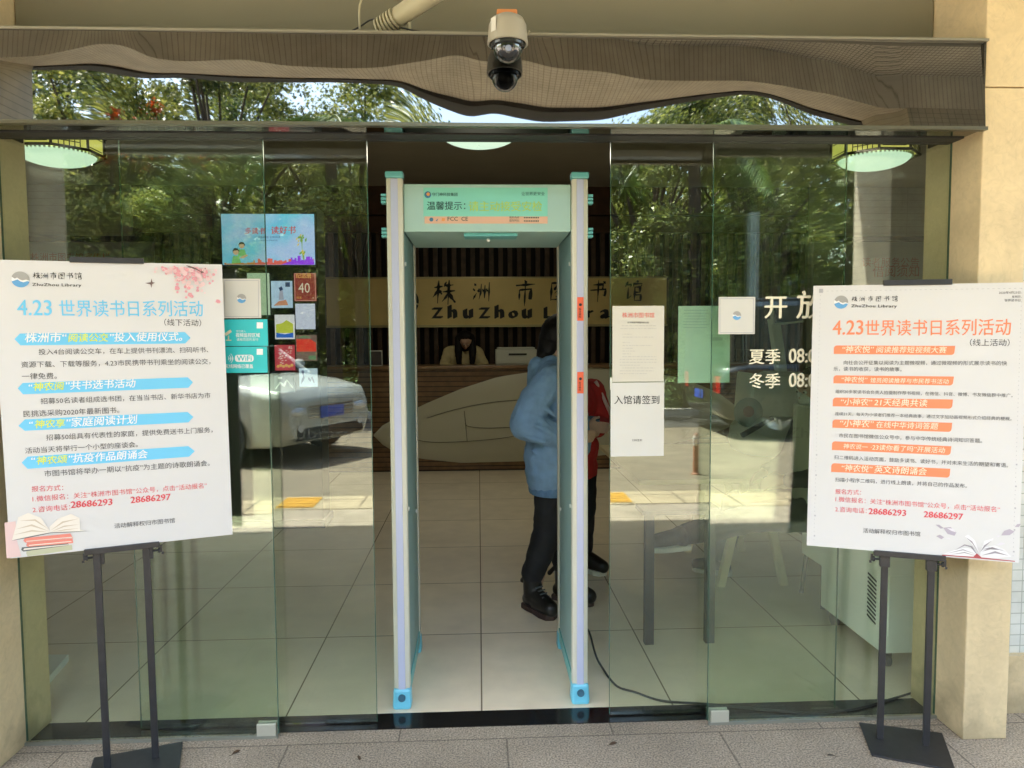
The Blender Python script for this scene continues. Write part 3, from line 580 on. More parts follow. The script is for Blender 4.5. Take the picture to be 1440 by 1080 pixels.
# ================================================================ WALK-THROUGH METAL DETECTOR
teal = mat('detector_grey_green', (.36, .545, .50), .35, nz=(5, .02)); cream = mat('detector_cream', (.58, .57, .47), .3); lilac = mat('lamp_strip_lilac', (.47, .50, .66), .25); capm = mat('cap_turquoise', (.13, .44, .44), .35)
footm = mat('foot_sky_blue', (.15, .52, .68), .35); panel_m = mat('detector_panel', (.20, .33, .33), .4, nz=(3, .03)); hole = mat('dark_hole', (.05, .14, .2), .6); stick = mat('sticker_red', (.80, .13, .05), .5)
D0, D1 = 2.985, 3.575
t = Thing('metal_detector', 'grey green walk-through metal detector gate standing in the open doorway', 'metal detector', (.04, (D0+D1)/2, 0))
def half_round(m, x0, x1, y0, y1, z0, z1, n=8):
    xc, hw = (x0+x1)/2, (x1-x0)/2; pts = [(xc-hw*math.cos(PI*i/n), y0-.012*math.sin(PI*i/n)+.012) for i in range(n+1)]+[(x1, y1), (x0, y1)]
    m.prism(pts, z0, z1, lambda a, b, d: (a, b, d))
for x0, x1, s in ((-.364, -.298, 1), (.383, .449, -1)):
    xi = x1 if s > 0 else x0; xo = x0 if s > 0 else x1
    for y0, y1 in ((D0, D0+.045), (D1-.045, D1)):
        fy = y0 if y0 == D0 else y1; e = -1 if y0 == D0 else 1
        m = MB(); half_round(m, x0, x1, y0, y1, .075, 2.18) if e < 0 else m.box(x0, x1, y0, y1, .075, 2.18); p = t.part('post', m, cream, bev=.003)
        m = MB(); m.box((x0+x1)/2-.0145, (x0+x1)/2+.0145, *( (fy-.0025, fy+.006) if e < 0 else (fy-.006, fy+.0025)), .08, 2.178); t.part('lamp_strip', m, lilac, parent=p, bev=.002)
        m = MB(); m.box(x0-.003, x1+.003, y0-.005, y1+.005, 2.18, 2.207); t.part('cap', m, capm, bev=.006)
        m = MB(); xc = (x0+x1)/2
        V = [(xc-.039, y0-.02, 0), (xc+.039, y0-.02, 0), (xc+.039, y1+.012, 0), (xc-.039, y1+.012, 0), (xc-.036, y0-.006, .085), (xc+.036, y0-.006, .085), (xc+.036, y1+.006, .085), (xc-.036, y1+.006, .085)]
        m.add(V, [(0,3,2,1),(4,5,6,7),(0,1,5,4),(1,2,6,5),(2,3,7,6),(3,0,4,7)]); p = t.part('foot', m, footm, bev=.012)
        if e < 0:
            m = MB(); m.lathe((xc, y0-.0142, .05), [(.0001, 0), (.012, 0), (.015, -.004), (.015, .004)], 20, 'Y'); t.part('bolt_recess', m, hole, parent=p)
    m = MB(); m.box(min(xi-s*.034, xi-s*.006), max(xi-s*.034, xi-s*.006), D0+.045, D1-.045, .05, 2.17); p = t.part('side_panel', m, panel_m, bev=.003)
    m = MB(); m.box(min(xi-s*.006, xi-s*.001), max(xi-s*.006, xi-s*.001), D0+.045, D1-.045, .05, .105); t.part('skirt', m, capm, parent=p)
    for yy, zz in ((D0+.1, .82), (D1-.12, .72), (D0+.12, 1.85)): m = MB(); m.cyl((xi-s*.006, yy, zz), (xi-s*.001, yy, zz), .009); t.part('sensor_stud', m, mat('stud_white', (.75, .76, .72), .3), parent=p)
    for zz in (2.08, 1.945):
        m = MB()
        for k in range(3): m.box(min(xo, xo-s*.022), max(xo, xo-s*.022), D0+.014, D0+.05, zz+.002+k*.014, zz+.013+k*.014)
        t.part('hinge', m, capm, bev=.002)
m = MB(); m.box(-.297, .382, D0+.03, D1-.03, 1.972, 2.163); t.part('header', m, teal, bev=.004)
frD = Frame((-.276, D0+.03, 1.972), (1, 0, 0), (0, 0, 1), (0, -1, 0))
m = MB(); frD.rect(m, 595.5, 264, 770, 304.5, .0015); p = t.part('notice_panel', m, mat('panel_mint', (.22, .62, .50), .35), fix=False)
m = MB(); frD.rect(m, 597, 304.5, 770, 314.5, .0015); t.part('notice_strip', m, mat('strip_peach', (.70, .43, .30), .4), parent=p, fix=False)
q = lambda x, y: (530+.2222*x, 220+.2222*y)
lines(t, frD, 'notice_text', mat('ink_deep_green', (.03, .10, .09), .5), [('温馨提示：', q(318, 334), q(560, 334), .012), ('守门神科技集团', q(350, 250), q(510, 250), .014), ('让世界更安全', q(915, 246), q(1062, 246)), ('FCC  CE', q(448, 408), q(576, 408), .01), ('服务热线：', q(838, 392), q(905, 392)), ('服务网址：', q(838, 412), q(905, 412))], lift=.003)
m = MB()
for y in (388, 409):
    for k in range(9): frD.rect(m, *q(930+k*11, y-4), *q(937+k*11, y+4), .003)
t.part('contact_line', m, mat('ink_deep_green', (.03, .10, .09), .5), parent=p, fix=False)
m = MB(); frD.text(m, '请主动接受安检', q(582, 342), q(1045, 342), bold=.014, lift=.003, res=3); t.part('notice_led_text', m, mat('led_lime', (.42, .62, .13), .4), parent=p, fix=False)
m = MB()
c0 = frD.px(*q(322, 243)); frD.disc(m, c0, .0135, .003); t.part('notice_emblem', m, mat('emblem_blue', (.04, .18, .30), .4), parent=p, fix=False)
m = MB(); frD.disc(m, frD.px(*q(345, 400)), .008, .003); t.part('round_mark', m, mat('emblem_blue', (.04, .18, .30), .4), parent=p, fix=False)
m = MB(); frD.poly(m, [q(372, 408), q(388, 392), q(382, 410)], .003)
t.part('tick_mark', m, mat('emblem_blue', (.04, .18, .30), .4), parent=p, fix=False)
m = MB(); frD.disc(m, c0+np.array([.002, .002]), .007, .0036); t.part('emblem_centre', m, mat('badge_orange', (.75, .32, .1), .4), parent=p, fix=False)
m = MB(); frD.poly(m, [q(410, 410), q(412, 390), q(432, 392), q(430, 410)], .003); t.part('notice_badge', m, mat('badge_orange', (.75, .32, .1), .4), parent=p, fix=False)
m = MB(); m.box(-.055, .165, D0+.06, D0+.16, 1.958, 1.9715); t.part('lamp_plate', m, capm, bev=.003)
m = MB(); m.sph((.045, D0+.11, 1.948), .008); t.part('indicator', m, mat('stud_white', (.75, .76, .72), .3))
for z0, z1 in ((1.50, 1.62), (1.10, 1.217)):
    zt = Y(815, 418, D0)[2] if z0 > 1.3 else Y(815, 523, D0)[2]; zb = Y(815, 451, D0)[2] if z0 > 1.3 else Y(815, 553, D0)[2]
    m = MB(); xc = .416; m.box(xc-.013, xc+.013, D0-.0055, D0-.0028, zb, zt); p = t.part('warning_sticker', m, stick)
    fr = Frame((xc, D0-.0058, zb), (0, 0, -1), (1, 0, 0), (0, -1, 0)); m = MB()
    fr.text(m, '请勿靠近', (-(zt-zb)*.55, -.006), (-.010, -.006), bold=.014, lift=.0006, uv=True); fr.disc(m, np.array([-(zt-zb)*.68, 0.]), .006, .0006)
    t.part('sticker_text', m, blk_i, parent=p, fix=False)

# ---- cable
pts = [np.array([.474, 3.29, .20]), np.array([.50, 3.29, .18]), np.array([.53, 3.27, .07])]+[G(x, y, .006) for x, y in ((856, 905), (857, 930), (870, 955), (893, 974), (930, 986), (985, 990), (1010, 992), (1080, 999), (1140, 1003), (1200, 998), (1245, 986), (1286, 974))]
for k, pz in enumerate(pts):
    if k > 2: pz[2] = .008
pts[3:6] = [np.array([.56, 3.24, .02]), np.array([.575, 3.19, .008]), np.array([.60, 3.10, .008])]
def spline(P, n=6):
    P = [np.array(p, float) for p in P]; Q = []
    for i in range(len(P)-1):
        p0, p1, p2, p3 = P[max(i-1, 0)], P[i], P[i+1], P[min(i+2, len(P)-1)]
        for k in range(n):
            u = k/n; Q.append(.5*((2*p1)+(-p0+p2)*u+(2*p0-5*p1+4*p2-p3)*u*u+(-p0+3*p1-3*p2+p3)*u**3))
    return Q+[P[-1]]
m = MB(); m.tube([p for p in spline(pts) if True], .005, 8); single('power_cable', m, mat('cable_black', (.015, .015, .015), .4), 'black power cable trailing from the metal detector across the hall floor', 'cable', smooth=True)

# ================================================================ NOTICES ON THE GLASS
YGf, YSf = YG-.0012, YS-.0012
paper = mat('notice_paper', (.62, .595, .52), .6, nz=(6, .02)); paper2 = mat('sign_in_paper', (.63, .625, .59), .55, nz=(6, .015)); paleg = mat('green_paper', (.44, .62, .54), .6, nz=(4, .03)); tape = mat('tape_clear', (.7, .7, .62), .3)
def sheet(name, label, x0, y0, x1, y1, yy, m, cat='notice', thick=.0012, group=None):
    a, b = Y(x0, y1, yy), Y(x1, y0, yy); t = Thing(name, label, cat, (a[0], yy, a[2]), group)
    mb = MB(); mb.box(a[0], b[0], yy-thick, yy, a[2], b[2]); t.part('paper', mb, m)
    return t, Frame((a[0], yy-thick, a[2]), (1, 0, 0), (0, 0, 1), (0, -1, 0))
t, f = sheet('paper_notice', 'white notice with a faint red heading taped above the sign-in notice', 861, 430, 934, 537, YSf, paper)
k = lambda x, y: (680+.19444*x, 420+.19444*y)
m = MB(); f.text(m, '株洲市图书馆', k(1002, 134), k(1235, 134), bold=.02, lift=.0006); t.part('heading', m, mat('ink_faded_red', (.70, .22, .18), .6), fix=False)
m = MB(); f.text(m, '关于恢复开放服务的公告', k(1040, 178), k(1195, 178), bold=.01, lift=.0006)
t.part('subheading', m, ink, fix=False)
rr = random.Random(5); m = MB()
for y, x0, x1 in ((196,1000,1250),(217,990,1250),(258,1005,1070),(279,1005,1235),(318,1005,1060),(339,1005,1220),(360,1005,1080),(380,1005,1095),(400,1005,1065),(420,1005,1250),(440,985,1250),(461,985,1250),(482,985,1130),(502,1005,1240),(523,985,1230),(543,985,1180)):
    x = x0
    while x < x1:
        wd = rr.uniform(6, 26); f.rect(m, *k(x, y-4), *k(min(x+wd, x1), y+2), .0005); x += wd+rr.uniform(3, 8)
t.part('body_text', m, mat('ink_faint', (.52, .50, .46), .6), fix=False)
m = MB(); f.rect(m, *k(915, 570), *k(930, 660), .0008); t.part('tape', m, tape, fix=False)
t, f = sheet('sign_in_notice', 'white notice with large black sign-in words taped on the sliding door', 858.5, 537.5, 934, 642, YSf-.0013, paper2)
lines(t, f, 'notice_text', blk_i, [('入馆请签到', k(945, 757), k(1270, 757), .008), ('扫码签到', k(1075, 1030), k(1145, 1030))], lift=.0006, res=4)
t, f = sheet('green_notice', 'pale green paper notice stuck inside the sliding door behind the edge of the fixed glass', 953, 430, 1027, 538.5, YS+.016, paleg)
m = MB()
for y in range(436, 464, 4): f.rect(m, 960+rr.random()*3, y, 990+rr.random()*12, y+1.0, .0005)
f.rect(m, 1001, 474, 1016, 479, .0005); t.part('body_text', m, mat('ink_green_grey', (.33, .46, .42), .6), fix=False)
# code stickers (the codes themselves left out) with the library emblem in the middle
def code_sticker(label, x0, y0, x1, y1):
    t, f = sheet('emblem_sticker', label, x0, y0, x1, y1, YGf, mat('sticker_white', (.62, .615, .575), .5, nz=(5, .02)), 'sticker')
    a, w_, b = MB(), MB(), MB(); c = f.px((x0+x1)/2, (y0+y1)/2); logo(f, (a, w_, b), c, .017, .0006)
    t.part('emblem_sky', a, lg_i, fix=False); t.part('emblem_water', b, lb_i, fix=False); t.part('emblem_wave', w_, white_i, fix=False)
    m = MB(); d = .004
    for u0, v0, u1, v1 in ((x0+2, y0+2, x1-2, y0+2.8), (x0+2, y1-2.8, x1-2, y1-2), (x0+2, y0+2, x0+2.8, y1-2), (x1-2.8, y0+2, x1-2, y1-2)): f.rect(m, u0, v0, u1, v1, .0006)
    t.part('border_line', m, lgrey, fix=False)
code_sticker('square white sticker with a tiny round emblem above the teal notices', 313.5, 392, 366, 447.5)
code_sticker('square white sticker with a tiny round emblem beside the green paper notice', 1010, 417.5, 1062, 470)
tealm = mat('sticker_teal', (.03, .52, .55), .4)
t, f = sheet('teal_sticker', 'teal notice about video monitoring on the glass, upper one of two', 312, 449, 376, 486.7, YGf, tealm, 'sticker')
k = lambda x, y: (300+.2222*x, 280+.2222*y)
m = MB(); f.text(m, '视频监控区域', k(142, 872), k(295, 872), bold=.014, lift=.0006, sy=1.15); f.text(m, '您已进入', k(145, 842), k(205, 842), lift=.0006); f.text(m, '请规范您的言行', k(148, 896), k(285, 896), lift=.0006)
f.rect(m, *k(275, 780), *k(314, 818), .0006); t.part('notice_text', m, white_i, fix=False)
m = MB(); f.poly(m, [k(72, 850), k(108, 825), k(118, 840), k(80, 868)], .0006); f.poly(m, [k(80, 890), k(115, 890), k(115, 896), k(80, 896)], .0006); f.poly(m, [k(92, 866), k(100, 862), k(100, 892), k(92, 892)], .0006); t.part('camera_icon', m, mat('icon_cream', (.66, .62, .45), .5), fix=False)
t, f = sheet('teal_sticker', 'teal wireless network notice with a white pill on the glass, lower one of two', 312, 487.3, 375.5, 524.5, YGf, tealm, 'sticker')
m = MB(); f.text(m, '无线网络已覆盖', k(75, 1068), k(252, 1068), bold=.02, lift=.0006, sy=1.1); f.rect(m, *k(275, 948), *k(314, 985), .0006)
a, b = f.px(*k(137, 1030)), f.px(*k(255, 985)); r_ = (b[1]-a[1])*.4
P = [(a[0]+r_*(1-math.cos(q_)), b[1]-r_+r_*math.sin(q_)) for q_ in np.linspace(0, PI/2, 6)]+[(b[0]-r_+r_*math.sin(q_), b[1]-r_+r_*math.cos(q_)) for q_ in np.linspace(0, PI/2, 6)]+[(b[0]-r_+r_*math.cos(q_), a[1]+r_-r_*math.sin(q_)) for q_ in np.linspace(0, PI/2, 6)]+[(a[0]+r_-r_*math.sin(q_), a[1]+r_-r_*math.cos(q_)) for q_ in np.linspace(0, PI/2, 6)]
f.poly(m, P, .0006, uv=True)
c = f.px(*k(82, 1008))
for rad in (.010, .017, .024): f.stroke(m, [c+rad*np.array([math.cos(q_), math.sin(q_)]) for q_ in np.linspace(-.8, .8, 6)], .004, .004, .0006)
t.part('pill_and_text', m, white_i, fix=False)
m = MB(); f.text(m, 'WiFi', k(150, 1023), k(243, 1023), bold=.014, lift=.0012); t.part('pill_text', m, tealm, fix=False)
# opening hours lettered on the fixed glass
cream_i = mat('letter_cream', (.76, .72, .55), .5); frG = Frame((0, YGf, 0), (1, 0, 0), (0, 0, 1), (0, -1, 0))
k = lambda x, y: (940+.24074*x, 380+.24074*y)
t = Thing('opening_hours_lettering', 'cream opening hours lettering stuck on the glass beside the orange headed poster', 'lettering', tuple(Y(1050, 545, YGf)))
lines(t, frG, 'hours_text', cream_i, [('开', k(562, 268), k(690, 268)), ('放时间', k(748, 268), k(1240, 268)), ('夏季', k(472, 540), k(652, 540)), ('冬季', k(472, 682), k(652, 682))], bold=.018, res=5, lift=.0002)
lines(t, frG, 'hours_text', cream_i, [('08:00', k(704, 538), k(905, 538)), ('08:00', k(704, 680), k(905, 680))], bold=.025, res=5, lift=.0002, sy=1.2)
frost = bpy.data.materials.new('frosted_film'); frost.use_nodes = True; _f = frost.node_tree; _o = _f.nodes['Material Output']; _x = _f.nodes.new('ShaderNodeMixShader'); _x.inputs[0].default_value = .035
_a = _f.nodes.new('ShaderNodeBsdfTransparent'); _d = _f.nodes.new('ShaderNodeBsdfDiffuse'); _d.inputs[0].default_value = (.4, .44, .38, 1); _f.links.new(_a.outputs[0], _x.inputs[1]); _f.links.new(_d.outputs[0], _x.inputs[2]); _f.links.new(_x.outputs[0], _o.inputs[0])
frS = Frame((0, YSf, 0), (1, 0, 0), (0, 0, 1), (0, -1, 0))
for lab, ch, c0, c1, rows in (('faint frosted library lettering low on the sliding door beside the paper notices', '株洲', (1082, 588), (1140, 588), (('ZhuZhou', (958, 617), (1050, 617)), ('Zhu', (1108, 616), (1150, 616)))),
        ('faint frosted library lettering low on the sliding door beside the display rack', '书馆', (398, 592), (500, 592), (('Library', (412, 617), (497, 617)),))):
    t = Thing('frosted_lettering', lab, 'lettering', tuple(Y(c0[0], 617, YSf))); lines(t, frS, 'latin_text', frost, rows, bold=.014, lift=.0002, sy=.8)
    for i, c_ in enumerate(ch): m = MB(); p = frS.px(c0[0]+(c1[0]-c0[0])*i*.55, c0[1]); brush(frS, m, c_, tuple(p), tuple(p+np.array([.001, 0])), .085, .12, .0002, uv=True, cw=.08); t.part('brush_character', m, frost, fix=False)

# ================================================================ CAMERA, LAMP AND WIRES ABOVE THE LINTEL
cam_w = mat('camera_shell', (.36, .34, .28), .35, nz=(8, .03)); cam_k = mat('camera_black', (.02, .02, .02), .25)
cx, cy = .105, 2.475
K = .79
def _shrink(m): m.v = [(cx+(p[0]-cx)*K, cy+(p[1]-cy)*K, 2.505+(p[2]-2.5)*K) for p in m.v]; return m
t = Thing('security_camera', 'dome security camera on a bracket in front of the mirrored lintel', 'security camera', (cx, cy, 2.43))
m = MB(); m.lathe((cx, cy, 2.5), [(.0001, .112), (.045, .112), (.066, .10), (.078, .075), (.083, .02), (.085, 0), (.078, -.002), (.074, .01), (.0001, .012)], 40); t.part('housing', _shrink(m), cam_w, smooth=False, angle=40)
m = MB(); m.lathe((cx, cy, 2.5), [(.073, .008), (.07, -.012), (.064, -.016), (.06, -.004)], 40); t.part('ring', _shrink(m), cam_k, angle=40)
dome = bpy.data.materials.new('dome_smoked'); dome.use_nodes = True; _n = dome.node_tree; _p = _n.nodes['Principled BSDF']; _p.inputs['Base Color'].default_value = (.01, .01, .011, 1); _p.inputs['Roughness'].default_value = .03; _p.inputs['Coat Weight'].default_value = 1
m = MB(); m.sph((cx, cy, 2.49), (.062, .062, .066), 36, 14, -1., .0); t.part('dome', _shrink(m), dome, smooth=True)
m = MB(); m.lathe((cx, cy-.055, 2.462), [(.0001, -.006), (.013, -.006), (.016, .002), (.016, .012)], 24, 'Y'); t.part('lens', _shrink(m), mat('lens_grey', (.22, .22, .22), .15, .6), angle=30)
m = MB(); m.box(cx-.045, cx+.04, cy-.02, cy+.03, 2.612, 2.636); t.part('bracket_clip', _shrink(m), mat('clip_orange', (.62, .24, .08), .5), bev=.004)
m = MB(); m.box(cx-.024, cx+.024, cy+.03, 2.93, 2.594, 2.612); m.box(cx-.05, cx+.05, 2.90, 2.929, 2.592, 2.68); t.part('bracket', m, cam_w, bev=.003)
m = MB(); a = PI*1.18
for k in range(6):
    p = [(cx+.0836*math.cos(a+k*.06+d), cy+.0836*math.sin(a+k*.06+d), z) for d, z in ((0, 2.53), (.06, 2.53), (.06, 2.585), (0, 2.585))]; m.add(p, [(0, 1, 2, 3)])
t.part('label_sticker', _shrink(m), mat('sticker_white', (.62, .615, .575), .5), fix=False)
lampm = mat('floodlight_cream', (.42, .39, .27), .4, nz=(6, .04))
t = Thing('floodlight', 'cream cylinder spotlight resting on the ledge above the lintel', 'spotlight', (-.36, 2.75, ZT+.008))
p0, p1 = Y(533, 42, 2.76), Y(604, -6, 2.66); d = (p1-p0)/np.linalg.norm(p1-p0)
m = MB(); m.cyl(p0+d*.09, p1+d*.05, .034, .036, 28); m.cyl(p1+d*.05, p1+d*.06, .04, .04, 28); t.part('barrel', m, lampm, angle=40)
m = MB()
for k in range(6): m.cyl(p0+d*(.004+k*.014), p0+d*(.011+k*.014), .038, .038, 24)
m.cyl(p0, p0+d*.09, .026, .026, 20); t.part('cooling_fin', m, lampm, angle=40)
c = p0+d*.16; m = MB(); m.cyl(c+[-.0, -.0, 0], c+np.array([-.05, .02, .065]), .012); m.cyl(c+np.array([-.05, .02, .05]), c+np.array([-.05, .02, .10]), .022); t.part('joint', m, lampm, angle=40)
m = MB(); m.tube(spline([c+np.array([-.05, .02, .1]), c+np.array([-.12, .03, .09]), c+np.array([-.19, .03, .03]), c+np.array([-.2, .05, -.06])]), .004); m.cyl((p0+p1)/2+[.02, 0, -.03], [((p0+p1)/2)[0]+.02, 2.75, ZT+.006], .006); t.part('arm', m, lampm)
m = MB(); m.tube(spline([Y(600, 46, 2.7), Y(560, 38, 2.72), Y(527, 27, 2.75), Y(505, 38, 2.75), Y(488, 47, 2.75)]), .003); single('lamp_wire', m, mat('cable_black', (.015, .015, .015), .4), 'thin black wire looping under the cream spotlight', 'wire', smooth=True)
wm = mat('wire_pale', (.5, .47, .38), .5)
m = MB(); m.tube(spline([(cx+.08, 2.6, 2.6), (.2, 2.66, 2.605), (.27, 2.7, 2.598), (.42, 2.7, 2.597), (.6, 2.72, 2.597), (.82, 2.72, 2.6), (.88, 2.7, 2.606), (.95, 2.72, 2.598)]), .003); single('camera_wire', m, wm, 'pale wire lying along the ledge beside the dome camera', 'wire', smooth=True)
m = MB(); m.box(.19, .25, 2.62, 2.66, ZT+.008, ZT+.016); single('wire_clip', m, cam_k, 'small black clip on the ledge beside the dome camera', 'clip')

# ================================================================ INSIDE THE HALL
# ---- reception desk
wood = tiled('desk_wood_slats', (.20, .105, .045), (.17, .09, .038), (.04, .018, .008), 3.3, .058, .006, .4, 0, 'XZ', (0, 0, 0), (12, .8, 1.15), .3)
shell = mat('desk_white_shell', (.52, .49, .38), .35, nz=(2, .02)); seam = mat('shell_seam', (.15, .14, .11), .6)
YD = 8.45
t = Thing('reception_desk', 'long wood slatted reception desk with a white oval leaf on its front', 'reception desk', (.7, YD, 0))
m = MB(); m.box(-2.3, 3.4, YD, YD+.12, .02, 1.19); t.part('front', m, wood)
m = MB(); m.box(-2.35, 3.45, YD-.03, YD+.5, 1.19, 1.225); t.part('counter_top', m, mat('desk_top', (.22, .12, .055), .3, nz=(8, .2)), bev=.005)
m = MB(); m.box(-2.3, 3.4, YD+.02, YD+.5, 0, .02); t.part('plinth', m, dark_w)
top = [(525,612),(535,600),(560,586),(600,567),(650,546),(700,530),(760,521),(830,517),(900,521),(960,532),(1010,552),(1040,575),(1050,592)]
bot = [(525,612),(533,622),(548,632),(590,645),(650,651),(760,648),(850,640),(930,628),(1000,610),(1050,592)]
def shell_mesh(n=44, k=9, y0=YD-.006):
    vs = []; fs = []
    xs = np.linspace(526, 1049, n)
    for i, x in enumerate(xs):
        yt = np.interp(x, *zip(*top)); yb = np.interp(x, *zip(*bot)); a, b = Y(x, yt, y0), Y(x, yb, y0)
        for j in range(k+1):
            s = j/k; p = a+(b-a)*s; bul = .07*math.sin(PI*s)**.6*min(1, .25+4*(i/(n-1))*(1-i/(n-1))); vs.append((p[0], p[1]-bul, p[2]))
    for i in range(n-1):
        for j in range(k): fs.append((i*(k+1)+j, (i+1)*(k+1)+j, (i+1)*(k+1)+j+1, i*(k+1)+j+1))
    return MB().add(vs, fs)
sh = t.part('white_leaf', shell_mesh(), shell, smooth=True)
def on_shell(x, y):
    yt = np.interp(x, *zip(*top)); yb = np.interp(x, *zip(*bot)); s = (y-yt)/(yb-yt); i = (x-526)/523
    return Y(x, y, YD-.006-.07*math.sin(PI*min(.98, max(.02, s)))**.6*min(1, .25+4*i*(1-i))-.004)
for P in ([(582,618),(610,622),(650,621),(700,617),(740,610)], [(654,595),(660,600),(690,602),(740,600)], [(653,578),(655,600),(657,621)], [(600,588),(640,576),(690,566),(740,562)]):
    m = MB(); m.tube(spline([on_shell(*p) for p in P]), .0035, 6); t.part('seam', m, seam, parent=sh)
# ---- gold sign with the library name
gold = mat('gold_sheet', (.80, .60, .25), .34, .25, nz=(1.4, .12)); char = mat('sign_black', (.012, .011, .010), .5)
YW = 10.06
t = Thing('library_sign', 'gold sign board with black library name on the slatted wall', 'sign', (.4, YW, 1.75))
s0, s1 = Y(455, 392, YW), Y(1010, 455, YW)
m = MB(); m.box(-2.05, 2.6, YW, YW+.07, s1[2], s0[2]); t.part('board', m, gold)
m = MB(); m.box(-2.06, 2.61, YW-.02, YW+.07, s1[2]-.03, s1[2]-.001); m.box(-2.06, 2.61, YW-.012, YW+.07, s0[2]+.001, s0[2]+.02); t.part('edge_strip', m, mat('gold_edge', (.55, .45, .25), .3, .7))
frW = Frame((0, YW-.003, 0), (1, 0, 0), (0, 0, 1), (0, -1, 0))
k = lambda x, y: (530+.2222*x, 220+.2222*y)
for ch, x0, h in (('株', 352, .33), ('洲', 606, .27), ('市', 866, .32), ('图', 1085, .27), ('书', 1340, .28), ('馆', 1560, .28)):
    m = MB(); p = frW.px(*k(x0, 935 if ch in '株市' else 915)); brush(frW, m, ch, tuple(p), tuple(p+np.array([.001, 0])), h, .13, .004, uv=True, cw=h*.92); t.part('brush_character', m, char, fix=False)
lines(t, frW, 'latin_letter', char, [(c, k(x, 1022), k(x+wd, 1022)) for c, x, wd in (('Z', 352, 60), ('h', 455, 46), ('u', 553, 48), ('Z', 650, 60), ('h', 752, 46), ('o', 838, 50), ('u', 925, 48), ('L', 1062, 42), ('i', 1160, 18), ('b', 1240, 48), ('r', 1330, 34), ('a', 1420, 46), ('r', 1510, 34), ('y', 1590, 50))], bold=.07, lift=.004, sy=.95)
a, w_, b = MB(), MB(), MB(); logo(frW, (a, w_, b), k(170, 918), .205, .004)
t.part('emblem_sky', a, mat('emblem_dark', (.035, .05, .045), .5), fix=False); t.part('emblem_wave', w_, mat('emblem_pale', (.45, .45, .28), .5), fix=False); t.part('emblem_water', b, mat('emblem_deep', (.02, .035, .04), .5), fix=False)

# ---- printer and small card on the desk
pm = mat('printer_grey', (.50, .50, .43), .5, nz=(5, .02)); z0 = 1.226
a, b = Y(697, 490, YD+.05), Y(755, 514, YD+.05)
t = Thing('printer', 'pale grey printer standing on the reception desk', 'printer', ((a[0]+b[0])/2, YD+.2, z0))
m = MB(); m.box(a[0], b[0], YD+.04, YD+.36, z0, z0+.18); m.box(a[0]+.02, b[0]-.02, YD+.08, YD+.36, z0+.18, z0+.205); t.part('case', m, pm, bev=.008)
m = MB(); m.box(a[0]+.15, a[0]+.36, YD+.032, YD+.039, z0+.112, z0+.135); t.part('paper_slot', m, cam_k)
m = MB(); m.box(a[0]+.035, a[0]+.36, YD+.033, YD+.039, z0+.02, z0+.09); t.part('tray', m, pm)
a, b = Y(520, 494, YD+.05), Y(538, 515, YD+.05)
t = Thing('card_stand', 'small framed card standing on the wooden reception desk', 'card stand', ((a[0]+b[0])/2, YD+.05, z0))
m = MB(); m.box(a[0], b[0], YD+.045, YD+.06, z0, z0+.18); t.part('frame', m, mat('sticker_white', (.8, .79, .74), .5)); m = MB(); m.box(a[0]+.01, b[0]-.01, YD+.042, YD+.0449, z0+.012, z0+.168); t.part('card', m, mat('card_dark', (.07, .06, .06), .5))

